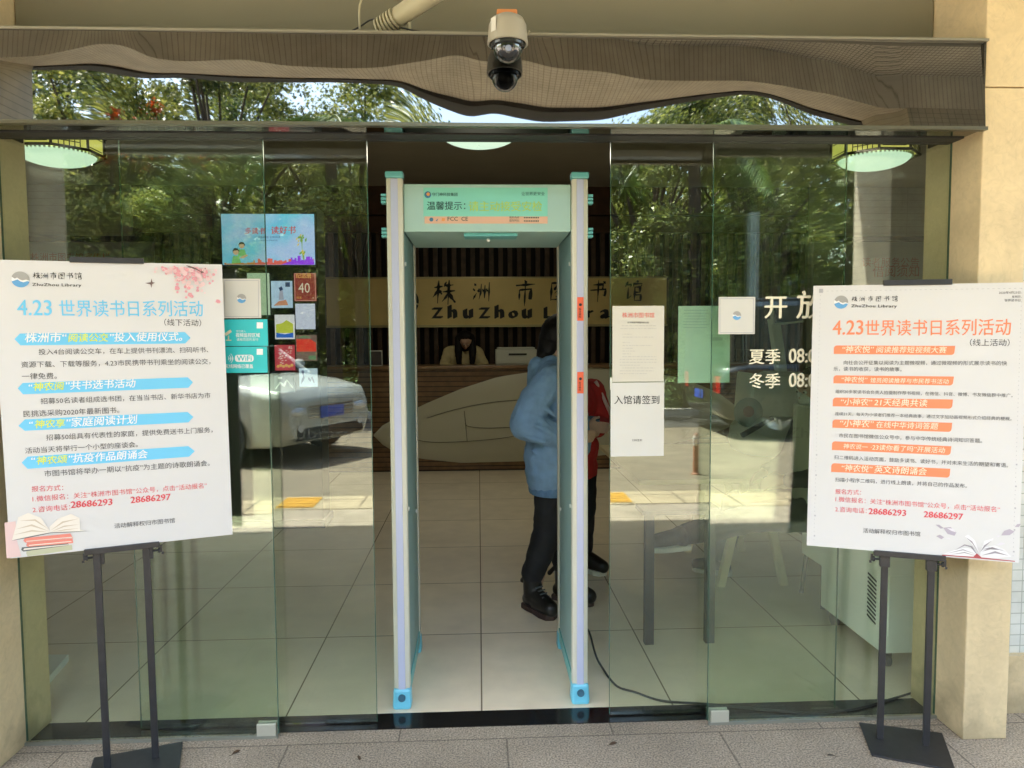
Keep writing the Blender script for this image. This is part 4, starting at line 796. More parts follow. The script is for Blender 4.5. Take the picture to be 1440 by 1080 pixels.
# ---- ceiling lamps: octagonal fretwork lanterns with a lit glass bowl
bowl = mat('lamp_bowl', (.7, .82, .70), .35, emit=(.74, 1.0, .76, .085)); fret = mat('lamp_fret', (.035, .03, .012), .5); lat = mat('lamp_side_glass', (.55, .55, .22), .4, emit=(.85, .80, .16, .07))
def lamp(x, y, label):
    t = Thing('ceiling_lamp', label, 'ceiling lamp', (x, y, 3.22), 'octagonal ceiling lamps'); DZ = -.035
    R0 = .40; oct_ = [(R0*math.cos(PI/8+i*PI/4), R0*math.sin(PI/8+i*PI/4)) for i in range(8)]
    m = MB(); m.prism([(x+a*.96, y+b*.96) for a, b in oct_], (3.365+DZ), (3.53+DZ), lambda a, b, d: (a, b, d)); t.part('side_glass', m, lat)
    m = MB()
    for z, rr, th in (((3.352+DZ), 1.03, .014), ((3.53+DZ), 1.03, .016)):
        for i in range(8):
            p, q2 = oct_[i], oct_[(i+1) % 8]; m.cyl((x+p[0]*rr, y+p[1]*rr, z), (x+q2[0]*rr, y+q2[1]*rr, z), th, n=6)
    for i in range(8):
        p, q2 = np.array(oct_[i]), np.array(oct_[(i+1) % 8]); m.cyl((x+p[0], y+p[1], (3.35+DZ)), (x+p[0], y+p[1], (3.54+DZ)), .013, n=6)
        F_ = lambda s, z: (x+(p[0]+(q2[0]-p[0])*s)*.985, y+(p[1]+(q2[1]-p[1])*s)*.985, z)
        if i % 2 == 0:
            for s in (.2, .35, .5, .65, .8): m.cyl(F_(s, (3.37+DZ)), F_(s, (3.52+DZ)), .005, n=5)
            for z in ((3.41+DZ), (3.445+DZ), (3.48+DZ)): m.cyl(F_(.2, z), F_(.8, z), .005, n=5)
        else:
            m.cyl(F_(.12, (3.39+DZ)), F_(.88, (3.39+DZ)), .005, n=5); m.cyl(F_(.12, (3.50+DZ)), F_(.88, (3.50+DZ)), .005, n=5)
    t.part('fretwork', m, fret)
    m = MB()
    for i in range(56):
        q_ = i/56*2*PI; m.cyl((x+.345*math.cos(q_), y+.345*math.sin(q_), (3.335+DZ)), (x+.345*math.cos(q_), y+.345*math.sin(q_), (3.36+DZ)), .010, n=6)
    t.part('bead_rim', m, mat('lamp_beads', (.45, .5, .35), .4))
    m = MB(); m.sph((x, y, (3.35+DZ)), (.335, .335, .11), 40, 10, -1, 0); t.part('bowl', m, bowl, smooth=True)
    m = MB(); m.cyl((x, y, (3.54+DZ)), (x, y, 3.6), .2, .2, 24); t.part('ceiling_plate', m, fret)
    ld = bpy.data.lights.new('lamp_light', 'AREA'); ld.shape = 'DISK'; ld.size = .6; ld.energy = 1.0; ld.color = (1., .93, .74); lo = bpy.data.objects.new('lamp_light', ld); COL.objects.link(lo); lo.parent = t.o; lo.location = (0, 0, -.09)
lamp(-4.0, 7.3, 'lit octagonal ceiling lamp above the poster with the blue heading')
lamp(.02, 6.5, 'lit octagonal ceiling lamp above the metal detector, mostly hidden by the lintel')
lamp(3.98, 7.3, 'lit octagonal ceiling lamp above the poster with the orange heading')

# ---- display rack with a lit picture and small covers
YB = 6.0
rk = mat('rack_black', (.018, .018, .018), .4)
a, b = Y(303, 290, YB), Y(452, 600, YB)
t = Thing('display_rack', 'tall black display rack hung with a lit picture and rows of covers', 'display rack', ((a[0]+b[0])/2, YB+.15, 0))
m = MB(); m.box(a[0]-.03, b[0], YB, YB+.28, .06, a[2]); t.part('body', m, rk, bev=.006)
m = MB(); m.box(a[0]-.05, b[0]+.02, YB-.04, YB+.32, 0, .06); t.part('base', m, rk, bev=.004)
a, b = Y(313, 372.5, YB-.03), Y(441.5, 301, YB-.03)
t = Thing('lit_screen', 'lit screen with two reading children and a red skyline on the display rack', 'screen', (a[0], YB-.03, a[2]))
m = MB(); m.box(a[0]-.008, b[0]+.008, YB-.026, YB-.001, a[2]-.008, b[2]+.008); t.part('frame', m, rk)
def lit(name, c, s=.5): return mat(name, c, .4, emit=(*c, s*.3))
sky_l = bpy.data.materials.new('screen_sky'); sky_l.use_nodes = True; _n = sky_l.node_tree; _p = _n.nodes['Principled BSDF']
_cd = _n.nodes.new('ShaderNodeTexCoord'); _nz = _n.nodes.new('ShaderNodeTexNoise'); _nz.inputs['Scale'].default_value = 2.6; _n.links.new(_cd.outputs['Object'], _nz.inputs['Vector'])
_cr = _n.nodes.new('ShaderNodeValToRGB'); _cr.color_ramp.elements[0].position = .38; _cr.color_ramp.elements[0].color = (.10, .48, .70, 1); _cr.color_ramp.elements[1].position = .6; _cr.color_ramp.elements[1].color = (.36, .48, .78, 1)
_n.links.new(_nz.outputs['Fac'], _cr.inputs[0]); _n.links.new(_cr.outputs[0], _p.inputs['Base Color']); _n.links.new(_cr.outputs[0], _p.inputs['Emission Color']); _p.inputs['Emission Strength'].default_value = .10
m = MB(); m.box(a[0], b[0], YB-.030, YB-.0262, a[2], b[2]); t.part('picture', m, sky_l)
frB = Frame((a[0], YB-.0302, a[2]), (1, 0, 0), (0, 0, 1), (0, -1, 0)); k = lambda x, y: (300+.2222*x, 280+.2222*y)
lines(t, frB, 'picture_text', lit('screen_red', (.50, .04, .05), .3), [('多读书', k(200, 218), k(328, 218), .02), ('读好书', k(365, 218), k(520, 215), .02)], shear=.1)
lines(t, frB, 'picture_text', lit('screen_dark', (.03, .04, .12), .2), [('书香校园 全民阅读', k(280, 248), k(425, 246)), ('读书活动 世界读书日', k(300, 266), k(405, 265))], sy=.9)
m = MB(); rr = random.Random(9); m_l = [lit('screen_coral', (.62, .10, .09), .35), lit('screen_violet', (.22, .03, .62), .4), lit('screen_ochre', (.55, .20, .05), .3)]
x = 70
while x < 636:
    wd = rr.uniform(8, 20); hgt = rr.uniform(12, 40)*(1.4 if x > 460 else 1); m.cur = 1 if x > 480 and rr.random() < .75 else (2 if x < 260 else 0); frB.rect(m, *k(x, 415-hgt*(.5 if x < 200 else 1)), *k(min(x+wd, 638), 415), .001+.0001*rr.random()); x += wd*.8
m.cur = 1; frB.poly(m, [k(430, 415), k(480, 396), k(560, 388), k(638, 385), k(638, 415)], .0016)
t.part('skyline', m, m_l, fix=False)
kid = [lit('screen_hair', (.03, .02, .02), .1), lit('screen_skin', (.60, .38, .26), .3), lit('screen_green', (.18, .42, .16), .35)]
m = MB()
for cx_, cy_, s in ((180, 290, 1.0), (143, 330, 1.05)):
    m.cur = 2; frB.poly(m, [k(cx_-26*s, cy_+75*s), k(cx_-18*s, cy_+28*s), k(cx_+18*s, cy_+28*s), k(cx_+32*s, cy_+70*s)], .0014)
    m.cur = 1; frB.disc(m, k(cx_, cy_+6*s), .021*s, .0018, 16); m.cur = 0; frB.disc(m, k(cx_, cy_), .024*s, .0016, 16); frB.poly(m, [k(cx_-22*s, cy_), k(cx_-12*s, cy_-17*s), k(cx_+12*s, cy_-17*s), k(cx_+22*s, cy_), k(cx_+8*s, cy_-6*s), k(cx_-8*s, cy_-4*s)], .0022)
m.cur = 1; frB.poly(m, [k(160, 375), k(185, 360), k(210, 350), k(222, 356), k(195, 375)], .0024)
t.part('reading_children', m, kid, fix=False)
m = MB(); m_l = [lit('screen_leaf', (.16, .30, .04), .35), lit('screen_bloom', (.60, .45, .10), .35)]
for i in range(26):
    q_ = rr.uniform(0, 2*PI); r_ = rr.uniform(0, 44); cx_, cy_ = (556, 262) if i < 17 else (566, 340); m.cur = 1 if rr.random() < .3 else 0
    c = frB.px(*k(cx_+.7*r_*math.cos(q_), cy_+r_*math.sin(q_))); d = .018; frB.poly(m, [tuple(c+d*np.array(p)) for p in ((-.3, -.6), (.4, 0), (.3, .8), (-.4, .2))], .0012+.00003*i, uv=True)
m.cur = 0; frB.stroke(m, [frB.px(*k(560, 250)), frB.px(*k(562, 320)), frB.px(*k(575, 392))], .008, .012, .0011)
t.part('plant_picture', m, m_l, fix=False)
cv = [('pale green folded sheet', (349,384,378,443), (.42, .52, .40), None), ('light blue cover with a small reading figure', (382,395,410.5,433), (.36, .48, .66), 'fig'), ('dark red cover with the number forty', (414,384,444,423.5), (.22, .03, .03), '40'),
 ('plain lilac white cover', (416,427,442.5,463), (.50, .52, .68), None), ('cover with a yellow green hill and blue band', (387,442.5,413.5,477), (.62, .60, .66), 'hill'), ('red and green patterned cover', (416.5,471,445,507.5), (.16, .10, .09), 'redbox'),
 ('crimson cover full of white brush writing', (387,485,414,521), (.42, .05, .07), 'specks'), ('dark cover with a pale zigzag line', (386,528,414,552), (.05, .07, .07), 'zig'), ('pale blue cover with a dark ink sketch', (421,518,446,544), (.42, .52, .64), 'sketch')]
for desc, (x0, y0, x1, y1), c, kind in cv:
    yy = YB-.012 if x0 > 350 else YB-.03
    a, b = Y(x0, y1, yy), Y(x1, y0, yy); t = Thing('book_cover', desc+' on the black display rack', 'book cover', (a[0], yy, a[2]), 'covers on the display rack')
    m = MB(); m.box(a[0], b[0], yy, yy+.010, a[2], b[2]); t.part('cover', m, mat('cover_'+desc.replace(' ', '_')[:24], [min(1, q_*1.25) for q_ in c], .5, nz=(18, .15), emit=(*c, .09)))  # covers and their print glow faintly, added to lift them from the dark
    f = Frame((a[0], yy-.0004, a[2]), (1, 0, 0), (0, 0, 1), (0, -1, 0)); W, H = b[0]-a[0], b[2]-a[2]; U = lambda m_, pts, lf=.001: f.poly(m_, [(p[0]*W, p[1]*H) for p in pts], lf, uv=True)
    m = MB()
    if kind == '40':
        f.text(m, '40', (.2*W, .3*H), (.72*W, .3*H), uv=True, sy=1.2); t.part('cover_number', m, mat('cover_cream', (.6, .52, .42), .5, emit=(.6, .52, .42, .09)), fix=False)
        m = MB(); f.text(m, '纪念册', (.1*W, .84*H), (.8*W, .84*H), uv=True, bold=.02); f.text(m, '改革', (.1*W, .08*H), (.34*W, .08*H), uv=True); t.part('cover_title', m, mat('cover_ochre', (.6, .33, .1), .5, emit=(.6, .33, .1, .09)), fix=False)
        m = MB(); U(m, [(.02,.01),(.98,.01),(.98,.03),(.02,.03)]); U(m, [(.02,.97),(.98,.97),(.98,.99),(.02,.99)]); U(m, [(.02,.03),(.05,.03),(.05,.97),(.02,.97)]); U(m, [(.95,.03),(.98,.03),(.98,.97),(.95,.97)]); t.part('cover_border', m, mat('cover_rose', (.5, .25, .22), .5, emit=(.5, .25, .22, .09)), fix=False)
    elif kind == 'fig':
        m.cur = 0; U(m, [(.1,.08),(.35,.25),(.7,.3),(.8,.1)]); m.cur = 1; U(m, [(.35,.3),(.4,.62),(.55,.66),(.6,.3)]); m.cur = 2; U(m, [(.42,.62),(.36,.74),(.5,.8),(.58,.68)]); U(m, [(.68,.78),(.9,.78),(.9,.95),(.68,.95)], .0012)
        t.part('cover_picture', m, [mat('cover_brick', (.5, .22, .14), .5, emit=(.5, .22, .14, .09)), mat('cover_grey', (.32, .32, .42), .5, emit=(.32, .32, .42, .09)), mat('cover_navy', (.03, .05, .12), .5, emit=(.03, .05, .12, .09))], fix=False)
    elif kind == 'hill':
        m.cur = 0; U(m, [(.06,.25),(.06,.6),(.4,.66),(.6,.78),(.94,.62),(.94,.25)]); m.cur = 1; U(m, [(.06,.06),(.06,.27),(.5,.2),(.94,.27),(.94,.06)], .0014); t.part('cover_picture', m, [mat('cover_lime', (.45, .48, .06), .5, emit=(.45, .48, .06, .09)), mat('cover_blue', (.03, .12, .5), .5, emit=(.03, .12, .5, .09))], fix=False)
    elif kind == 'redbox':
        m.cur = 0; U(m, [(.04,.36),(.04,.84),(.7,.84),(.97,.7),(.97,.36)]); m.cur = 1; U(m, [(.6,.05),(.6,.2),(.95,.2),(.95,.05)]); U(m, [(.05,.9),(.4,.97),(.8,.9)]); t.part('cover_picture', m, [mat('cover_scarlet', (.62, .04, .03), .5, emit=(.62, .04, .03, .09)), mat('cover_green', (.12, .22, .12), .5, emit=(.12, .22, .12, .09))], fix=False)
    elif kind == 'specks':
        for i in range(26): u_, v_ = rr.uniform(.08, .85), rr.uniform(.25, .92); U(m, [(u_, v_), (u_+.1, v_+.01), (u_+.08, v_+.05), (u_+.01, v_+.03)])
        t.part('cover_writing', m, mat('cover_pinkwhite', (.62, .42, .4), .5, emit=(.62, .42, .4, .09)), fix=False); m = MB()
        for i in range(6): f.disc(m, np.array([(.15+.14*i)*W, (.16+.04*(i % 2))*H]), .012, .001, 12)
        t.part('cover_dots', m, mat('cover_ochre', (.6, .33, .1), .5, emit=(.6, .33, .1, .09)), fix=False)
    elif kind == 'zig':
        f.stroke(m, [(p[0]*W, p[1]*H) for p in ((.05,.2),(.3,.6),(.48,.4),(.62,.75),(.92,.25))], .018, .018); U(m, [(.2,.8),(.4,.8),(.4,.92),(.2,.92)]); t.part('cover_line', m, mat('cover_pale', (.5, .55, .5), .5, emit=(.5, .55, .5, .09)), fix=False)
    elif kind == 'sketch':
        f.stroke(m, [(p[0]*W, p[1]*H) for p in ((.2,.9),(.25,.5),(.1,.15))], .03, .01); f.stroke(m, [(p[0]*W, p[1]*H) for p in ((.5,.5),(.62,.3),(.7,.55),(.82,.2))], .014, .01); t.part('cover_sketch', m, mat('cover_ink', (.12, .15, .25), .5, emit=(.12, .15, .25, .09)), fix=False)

# ---- notice boards at the sides, platform edge
for x0, x1, lab in ((20, 214, 'pale notice board with faint red writing behind the poster with the blue heading'), (1142, 1318, 'pale notice board with faint writing behind the poster with the orange heading')):
    a, b = Y(x0, 470, 6.2), Y(x1, 340, 6.2); t = Thing('notice_board', lab, 'notice board', ((a[0]+b[0])/2, 6.2, 0))
    m = MB(); m.box(a[0], b[0], 6.2, 6.24, a[2], b[2]); t.part('panel', m, mat('board_grey_white', (.40, .39, .37), .5, nz=(2, .04)))
    m = MB(); m.box(a[0]-.02, b[0]+.02, 6.19, 6.25, b[2]+.001, b[2]+.045); m.box(a[0]+.1, a[0]+.15, 6.25, 6.30, 0, b[2]); m.box(b[0]-.15, b[0]-.1, 6.25, 6.30, 0, b[2]); t.part('frame', m, rk)
    f = Frame((a[0], 6.199, a[2]), (1, 0, 0), (0, 0, 1), (0, -1, 0)); lines(t, f, 'board_text', mat('ink_brick', (.34, .06, .05), .6), [('株洲市图书馆宣传栏', (x0+24, 366), (x0+135, 366))] if x0 < 100 else [('读者服务公告', (x0+70, 374), (x0+150, 374)), ('借阅须知', (x0+85, 388), (x0+150, 388))], lift=.002)
m = MB(); p = G(64, 962, .03); m.prism([tuple(G(60, 974, .0)[:2]), tuple(G(97, 930, .0)[:2]), tuple(G(30, 930, .0)[:2]), tuple(G(20, 974)[:2])], .0, .035, lambda a, b, d: (a, b, d)); single('low_shelf', m, mat('shelf_white', (.6, .64, .58), .5), 'low pale corner of a shelf on the hall floor behind the blue headed poster', 'shelf', bev=.003)

# ---- white cabinet on castors beside the pillar
cab = mat('cabinet_white', (.80, .83, .74), .4, nz=(3, .02)); cab_d = mat('cabinet_dark', (.05, .05, .05), .5)
X0, X1, Y0, Y1 = 1.835, 2.45, 3.19, 3.80
t = Thing('wheeled_cabinet', 'white machine cabinet on castors with a slotted vent beside the pillar', 'cabinet', ((X0+X1)/2, (Y0+Y1)/2, 0))
m = MB(); m.box(X0, X1, Y0, Y1, .085, .56); m.box(X0+.004, X1, Y0+.03, Y1+.25, .30, .56); p = t.part('body', m, cab, bev=.006)
m = MB(); m.box(X0-.02, X1, Y0+.05, Y1+.35, .60, 1.15); t.part('upper_machine', m, cab, bev=.01)
m = MB(); m.box(X0+.05, X1, Y0+.04, Y1+.25, .561, .599); t.part('neck', m, cab_d)
m = MB(); m.box(X0+.02, X1-.02, Y0-.006, Y0-.0005, .17, .45); t.part('door', m, cab, bev=.003)
m = MB()
for i in range(11): zc = .21+i*.020; m.obox((X0-.0005, Y0+.10, zc), (0, 1, .25), (0, -.25, 1), (1, 0, 0), .038, .0045, .001)
t.part('vent', m, cab_d, parent=p)
for cx_, cy_ in ((X0+.05, Y0+.06), (X0+.05, Y1-.06), (X1-.06, Y0+.06), (X1-.06, Y1-.06)):
    m = MB(); m.cyl((cx_-.014, cy_, .034), (cx_+.014, cy_, .034), .033, n=20); m.box(cx_-.02, cx_+.02, cy_-.018, cy_+.018, .052, .084); t.part('castor', m, cab_d, angle=40)

# ---- trestle table with the service robot
tw = mat('trestle_wood', (.86, .74, .46), .5, nz=(9, .12)); twt = mat('trestle_top', (.58, .48, .28), .45, nz=(6, .1))
t = Thing('trestle_table', 'low pale wood trestle table inside the hall under the white robot', 'table', (1.75, 4.85, 0))
m = MB(); m.box(.95, 2.75, 4.30, 5.75, .655, .685); t.part('table_top', m, twt, bev=.004)
for xx in (1.68, 2.55):
    for yy in (4.38, 5.1):
        for s in (-1, 1):
            m = MB(); m.obox((xx+s*.125, yy, .327), (.962, 0, -s*.27*-1 if False else 0), (0, 1, 0), (0, 0, 1), .001, .001, .001) if False else None
            p0, p1 = np.array([xx+s*.05, yy, .655]), np.array([xx+s*.20, yy, .0]); d = p1-p0; u_ = np.array([d[2], 0, -d[0]]); u_ /= np.linalg.norm(u_); dn = d/np.linalg.norm(d)
            m = MB(); m.obox((p0+p1)/2, u_, (0, 1, 0), dn, .022, .022, np.linalg.norm(d)/2); t.part('leg', m, tw)
rw = mat('robot_white', (.72, .78, .72), .3, nz=(4, .02)); rd = mat('robot_dark', (.05, .08, .09), .25)
yb = 5.25
t = Thing('service_robot', 'white round bodied service robot with a raised screen on the trestle table', 'robot', (2.13, yb, .685))
c = Y(1077, 580, yb)
m = MB(); m.lathe((2.13, yb, .685), [(.0001, 0), (.20, 0), (.27, .03), (.295, .10), (.28, .2), (.22, .28), (.0001, .30)], 40); t.part('base', m, rw, angle=50)
a, b = Y(1042, 517, yb), Y(1116, 612, yb)
m = MB(); P = [(a[0]+.02, a[2]-.02), (a[0]+.1, a[2]-.08), (a[0]+.22, a[2]-.03), (b[0], a[2]-.03), (b[0]-.01, b[2]+.1), (b[0]-.1, b[2]), (a[0]+.05, b[2]+.02), (a[0]-.0, b[2]+.2)]
m.prism(P, yb-.16, yb+.16, lambda x_, z_, d_: (x_, d_, z_)); t.part('body', m, rw, bev=.03)
m = MB(); m.obox(((1-.5)*(Y(1087, 525, yb)[0]+Y(1100, 455, yb)[0]), yb, 1.46), (1, 0, .16), (0, 1, 0), (-.16, 0, 1), .035, .04, .21); t.part('neck', m, rw, bev=.01)
a, b = Y(1082, 417, yb), Y(1120, 456, yb)
m = MB(); m.obox(((a[0]+b[0])/2, yb-.06, (a[2]+b[2])/2), (1, 0, .1), (-.1, 0, 1), (0, 1, 0), .115, .10, .025); p = t.part('screen', m, rw, bev=.01)
m = MB(); m.obox(((a[0]+b[0])/2, yb-.0862, (a[2]+b[2])/2), (1, 0, .1), (-.1, 0, 1), (0, 1, 0), .10, .085, .0008); t.part('display', m, rd, parent=p)
ctr = Y(1053, 580, yb-.17); m = MB(); m.lathe((ctr[0], yb-.162, ctr[2]), [(.0001, -.004), (.085, -.004), (.105, .0)], 28, 'Y'); p = t.part('front_ring', m, mat('robot_ring', (.30, .40, .38), .4))
m = MB(); m.lathe((ctr[0], yb-.167, ctr[2]+.005), [(.0001, -.003), (.035, -.003), (.04, .0)], 20, 'Y'); t.part('camera_eye', m, mat('robot_eye', (.28, .16, .12), .3), parent=p)
m = MB(); m.obox((ctr[0]+.05, yb-.20, ctr[2]-.10), (1, 0, .55), (-.55, 0, 1), (0, 1, 0), .11, .012, .02); t.part('handle', m, rd)
# ---- low dark metal table in front of it
t = Thing('metal_table', 'narrow dark grey metal table standing in the hall before the trestle table', 'table', (1.02, 3.75, 0))
dm = mat('dark_grey_metal', (.02, .022, .025), .5)
m = MB(); m.box(.80, 1.20, 3.53, 3.70, .66, .685); t.part('table_top', m, dm, bev=.003)
for xx in (.842, 1.15):
    for yy in (3.565,): m = MB(); m.box(xx-.023, xx+.023, yy-.02, yy+.02, 0, .66); t.part('leg', m, dm, bev=.002)

# ================================================================ PEOPLE
def freeze(o, mods):
    for k_, kw in mods:
        md = o.modifiers.new(k_.lower(), k_)
        for a_k, v in kw.items(): setattr(md, a_k, v)
    dg = bpy.context.evaluated_depsgraph_get(); me = bpy.data.meshes.new_from_object(o.evaluated_get(dg)); mats = list(o.data.materials); o.modifiers.clear(); o.data = me
    me.materials.clear()
    for m_ in mats: me.materials.append(m_)
    me.polygons.foreach_set('use_smooth', [True]*len(me.polygons)); return o
def blob(t, name, mb, m, vox=.012, smooth=6, parent=None, folds=None, xf=None):
    if xf: mb.v = [tuple(xf(p)) for p in mb.v]
    o = t.part(name, mb, m, parent=parent)
    mods = [('REMESH', dict(mode='VOXEL', voxel_size=vox)), ('SMOOTH', dict(iterations=smooth, factor=.5))]
    if folds:
        tx = bpy.data.textures.new(name+'_folds', 'CLOUDS'); tx.noise_scale = folds[1]; tx.noise_depth = 2; mods.append(('DISPLACE', dict(texture=tx, strength=folds[0], mid_level=.5, texture_coords='LOCAL')))
        mods.append(('SMOOTH', dict(iterations=2, factor=.5)))
    return freeze(o, mods)
skin = mat('skin', (.56, .36, .26), .5, nz=(20, .06)); hair = mat('hair_black', (.006, .005, .0045), .6, nz=(60, .4), spec=.25); blackc = mat('trouser_black', (.010, .010, .012), .8, nz=(12, .3)); leather = mat('boot_leather', (.012, .011, .010), .35, nz=(30, .3)); sole = mat('boot_sole', (.06, .035, .03), .6)
eye_w = mat('eye_white', (.7, .68, .64), .3); eye_d = mat('eye_dark', (.02, .012, .01), .2); lip = mat('lips', (.42, .15, .13), .5)
def chain(m, pts, rs):
    for i in range(len(pts)-1): m.cap(pts[i], rs[i], pts[i+1], rs[i+1])
def hand(m, w, d, side, n, curl=.5, s=1.):
    """palm with five bent fingers; w wrist, d direction, side = thumb side, n = back of hand"""
    w, d, side, n = [np.array(v, float) for v in (w, d, side, n)]
    m.cap(w, .022*s, w+d*.05*s+side*.018*s, .019*s); m.cap(w, .022*s, w+d*.05*s-side*.02*s, .017*s); m.cap(w+d*.05*s+side*.02*s, .016*s, w+d*.075*s-side*.022*s, .013*s)
    for k_, (off, L1) in enumerate(((.027, .070), (.009, .078), (-.010, .072), (-.027, .056))):
        p = w+d*.078*s+side*off*s; a1 = curl*.6; pts_ = [p]; ang = 0
        for seg in (.42, .32, .26): ang += a1; p = p+(d*math.cos(ang)-n*math.sin(ang))*L1*seg*s; pts_.append(p)
        chain(m, pts_, [.0098*s, .0092*s, .0085*s, .0072*s])
    p = w+d*.025*s+side*.03*s; chain(m, [p, p+(side*.75+d*.65)*.032*s-n*.008*s, p+(side*.5+d*.85)*.062*s-n*.022*s], [.0125*s, .0105*s, .008*s])
def head_mesh(m, c, f, up=(0, 0, 1), s=1.):
    c, f, up = [np.array(v, float) for v in (c, f, up)]; r_ = np.cross(f, up); up = np.cross(r_, f)
    P = lambda a, b, z: c+(f*a+r_*b+up*z)*s
    m.sph(P(-.012, 0, .03), .086*s); m.sph(P(.014, 0, .028), .077*s); m.sph(P(.022, 0, -.035), .058*s); m.cap(P(.055, 0, -.088), .022*s, P(.03, 0, -.06), .045*s)
    m.cap(P(.083, 0, .01), .010*s, P(.100, 0, -.022), .013*s)
    for q_ in (-1, 1): m.cap(P(-.004, q_*.076, .018), .012*s, P(-.002, q_*.073, -.022), .010*s); m.sph(P(.058, q_*.035, -.02), .026*s)
    m.cap(P(-.02, 0, -.06), .048*s, P(-.04, 0, -.17), .052*s); return P
def face(t, par, P, s=1., mask=None):
    for q_ in (-1, 1):
        m = MB(); m.sph(P(.079, q_*.031, .008), .0115*s, 12, 8); t.part('eye', m, eye_w, smooth=True, parent=par); m = MB(); m.sph(P(.0875, q_*.031, .008), .0062*s, 10, 6); t.part('pupil', m, eye_d, smooth=True, parent=par)
        m = MB(); m.cap(P(.084, q_*.016, .03), .0035*s, P(.076, q_*.046, .031), .003*s); t.part('eyebrow', m, hair, parent=par)
    if mask is None: m = MB(); m.cap(P(.087, -.018, -.056), .006*s, P(.087, .018, -.056), .006*s); t.part('mouth', m, lip, smooth=True, parent=par)
    else:
        m = MB(); m.sph(P(.052, 0, -.045), (.058*s, .058*s, .05*s), 20, 12); m.cap(P(.096, 0, -.005), .014*s, P(.08, 0, -.07), .02*s)
        for q_ in (-1, 1): m.cap(P(.05, q_*.058, -.03), .004*s, P(0, q_*.08, -.005), .003*s)
        t.part('face_mask', m, mask, smooth=True, parent=par)
def local(pos, ang):
    c_, s_ = math.cos(ang), math.sin(ang)       # local +x = forward
    return lambda p: (pos[0]+p[0]*c_-p[1]*s_, pos[1]+p[0]*s_+p[1]*c_, pos[2]+p[2])
def boot(m, m2, a, f, hgt=.2, L=.26):
    a = np.array(a, float); f = np.array(f, float); r_ = np.array([-f[1], f[0], 0]); z = np.array([0, 0, 1.])
    m.cap(a+z*hgt, .056, a+z*.09, .054); m.cap(a+z*.085, .054, a+z*.06-f*.03, .044); m.cap(a+z*.10+f*.03, .045, a+z*.062+f*(L-.10), .042); m.cap(a+z*.055+f*.05, .046, a+z*.055+f*(L-.095), .046)
    P = [(-.075, 0), (-.068, .036), (-.02, .043), (.05, .042), (.12, .052), (L-.085, .043), (L-.062, 0)]; P = P+[(x_, -y_) for x_, y_ in P[-2:0:-1]]
    m2.prism(P, .0, .032, lambda x_, y_, d_: tuple(a+f*x_+r_*y_+z*d_))

# --- woman in the blue hoodie
wp = (.462, 4.12, 0); X_ = local(wp, R(-12))
t = Thing('person', 'person in a blue hoodie, black trousers and black boots half hidden by the detector', 'person', wp)
m = MB(); hc = (.03, 0, 1.545); P = head_mesh(m, hc, (1, 0, -.12))
m.cap((-.02, 0, 1.36), .10, (-.01, 0, 1.15), .11); m.cap((-.01, 0, 1.15), .11, (0, 0, .92), .125); m.cap((-.03, -.17, 1.335), .05, (-.03, .17, 1.335), .05)
for q_ in (-1, 1):
    chain(m, [(0, q_*.08, .88), (-.06 if q_ < 0 else .02, q_*.088, .46), (-.15 if q_ < 0 else .01, q_*.09, .10)], [.085, .058, .04])
chain(m, [(-.03, -.19, 1.33), (-.16, -.22, 1.07), (.06, -.17, 1.00)], [.05, .04, .028]); hand(m, (.07, -.165, 1.0), (.97, .2, 0), (.0, .0, 1), (0, -1, 0), .6)
chain(m, [(-.03, .19, 1.33), (-.10, .23, 1.07), (.13, .14, 1.02)], [.05, .04, .028]); hand(m, (.14, .135, 1.02), (.97, -.2, 0), (0, 0, 1), (0, 1, 0), .6)
body = blob(t, 'body', m, skin, .0075, 3, xf=X_)
Pw = lambda a, b, z: np.array(X_(P(a, b, z)))
face(t, body, Pw, mask=mat('mask_white', (.72, .74, .72), .6))
m = MB(); m.sph((.0, 0, 1.585), (.098, .092, .095), 20, 12); m.sph((-.03, 0, 1.56), (.085, .088, .105), 20, 12); m.cap((-.05, 0, 1.53), .075, (-.085, 0, 1.42), .055); m.cap((-.085, -.02, 1.44), .05, (-.12, -.03, 1.36), .03); m.cap((.07, -.05, 1.62), .03, (.05, .05, 1.62), .03)
blob(t, 'hair', m, hair, .008, 3, folds=(.012, .02), xf=X_)
hood = mat('hoodie_blue', (.22, .37, .58), .85, nz=(14, .12), bump=.1)
m = MB(); m.sph((-.015, 0, 1.22), (.155, .20, .20)); m.cap((-.03, -.15, 1.33), .075, (-.03, .15, 1.33), .075); m.cap((-.02, 0, 1.2), .165, (.005, 0, .98), .165); m.sph((.0, 0, .94), (.175, .205, .15)); m.cap((-.035, -.06, .88), .172, (-.01, .06, .88), .165); m.cap((-.04, -.07, .79), .158, (-.01, .07, .79), .15)
m.cap((-.05, -.07, 1.39), .055, (-.05, .07, 1.39), .055); m.cap((-.075, -.06, 1.35), .07, (-.085, .06, 1.35), .07); m.cap((-.115, -.03, 1.37), .07, (-.13, -.02, 1.27), .06); m.cap((-.12, -.05, 1.33), .06, (-.03, -.13, 1.36), .055)
for q_, el, wr in ((-1, (-.165, -.235, 1.075), (.05, -.19, 1.0)), (1, (-.11, .245, 1.075), (.11, .16, 1.02))):
    chain(m, [(-.03, q_*.19, 1.325), ((-.03+el[0])/2-.02, q_*.235, 1.2), el, wr], [.078, .088, .092, .062])
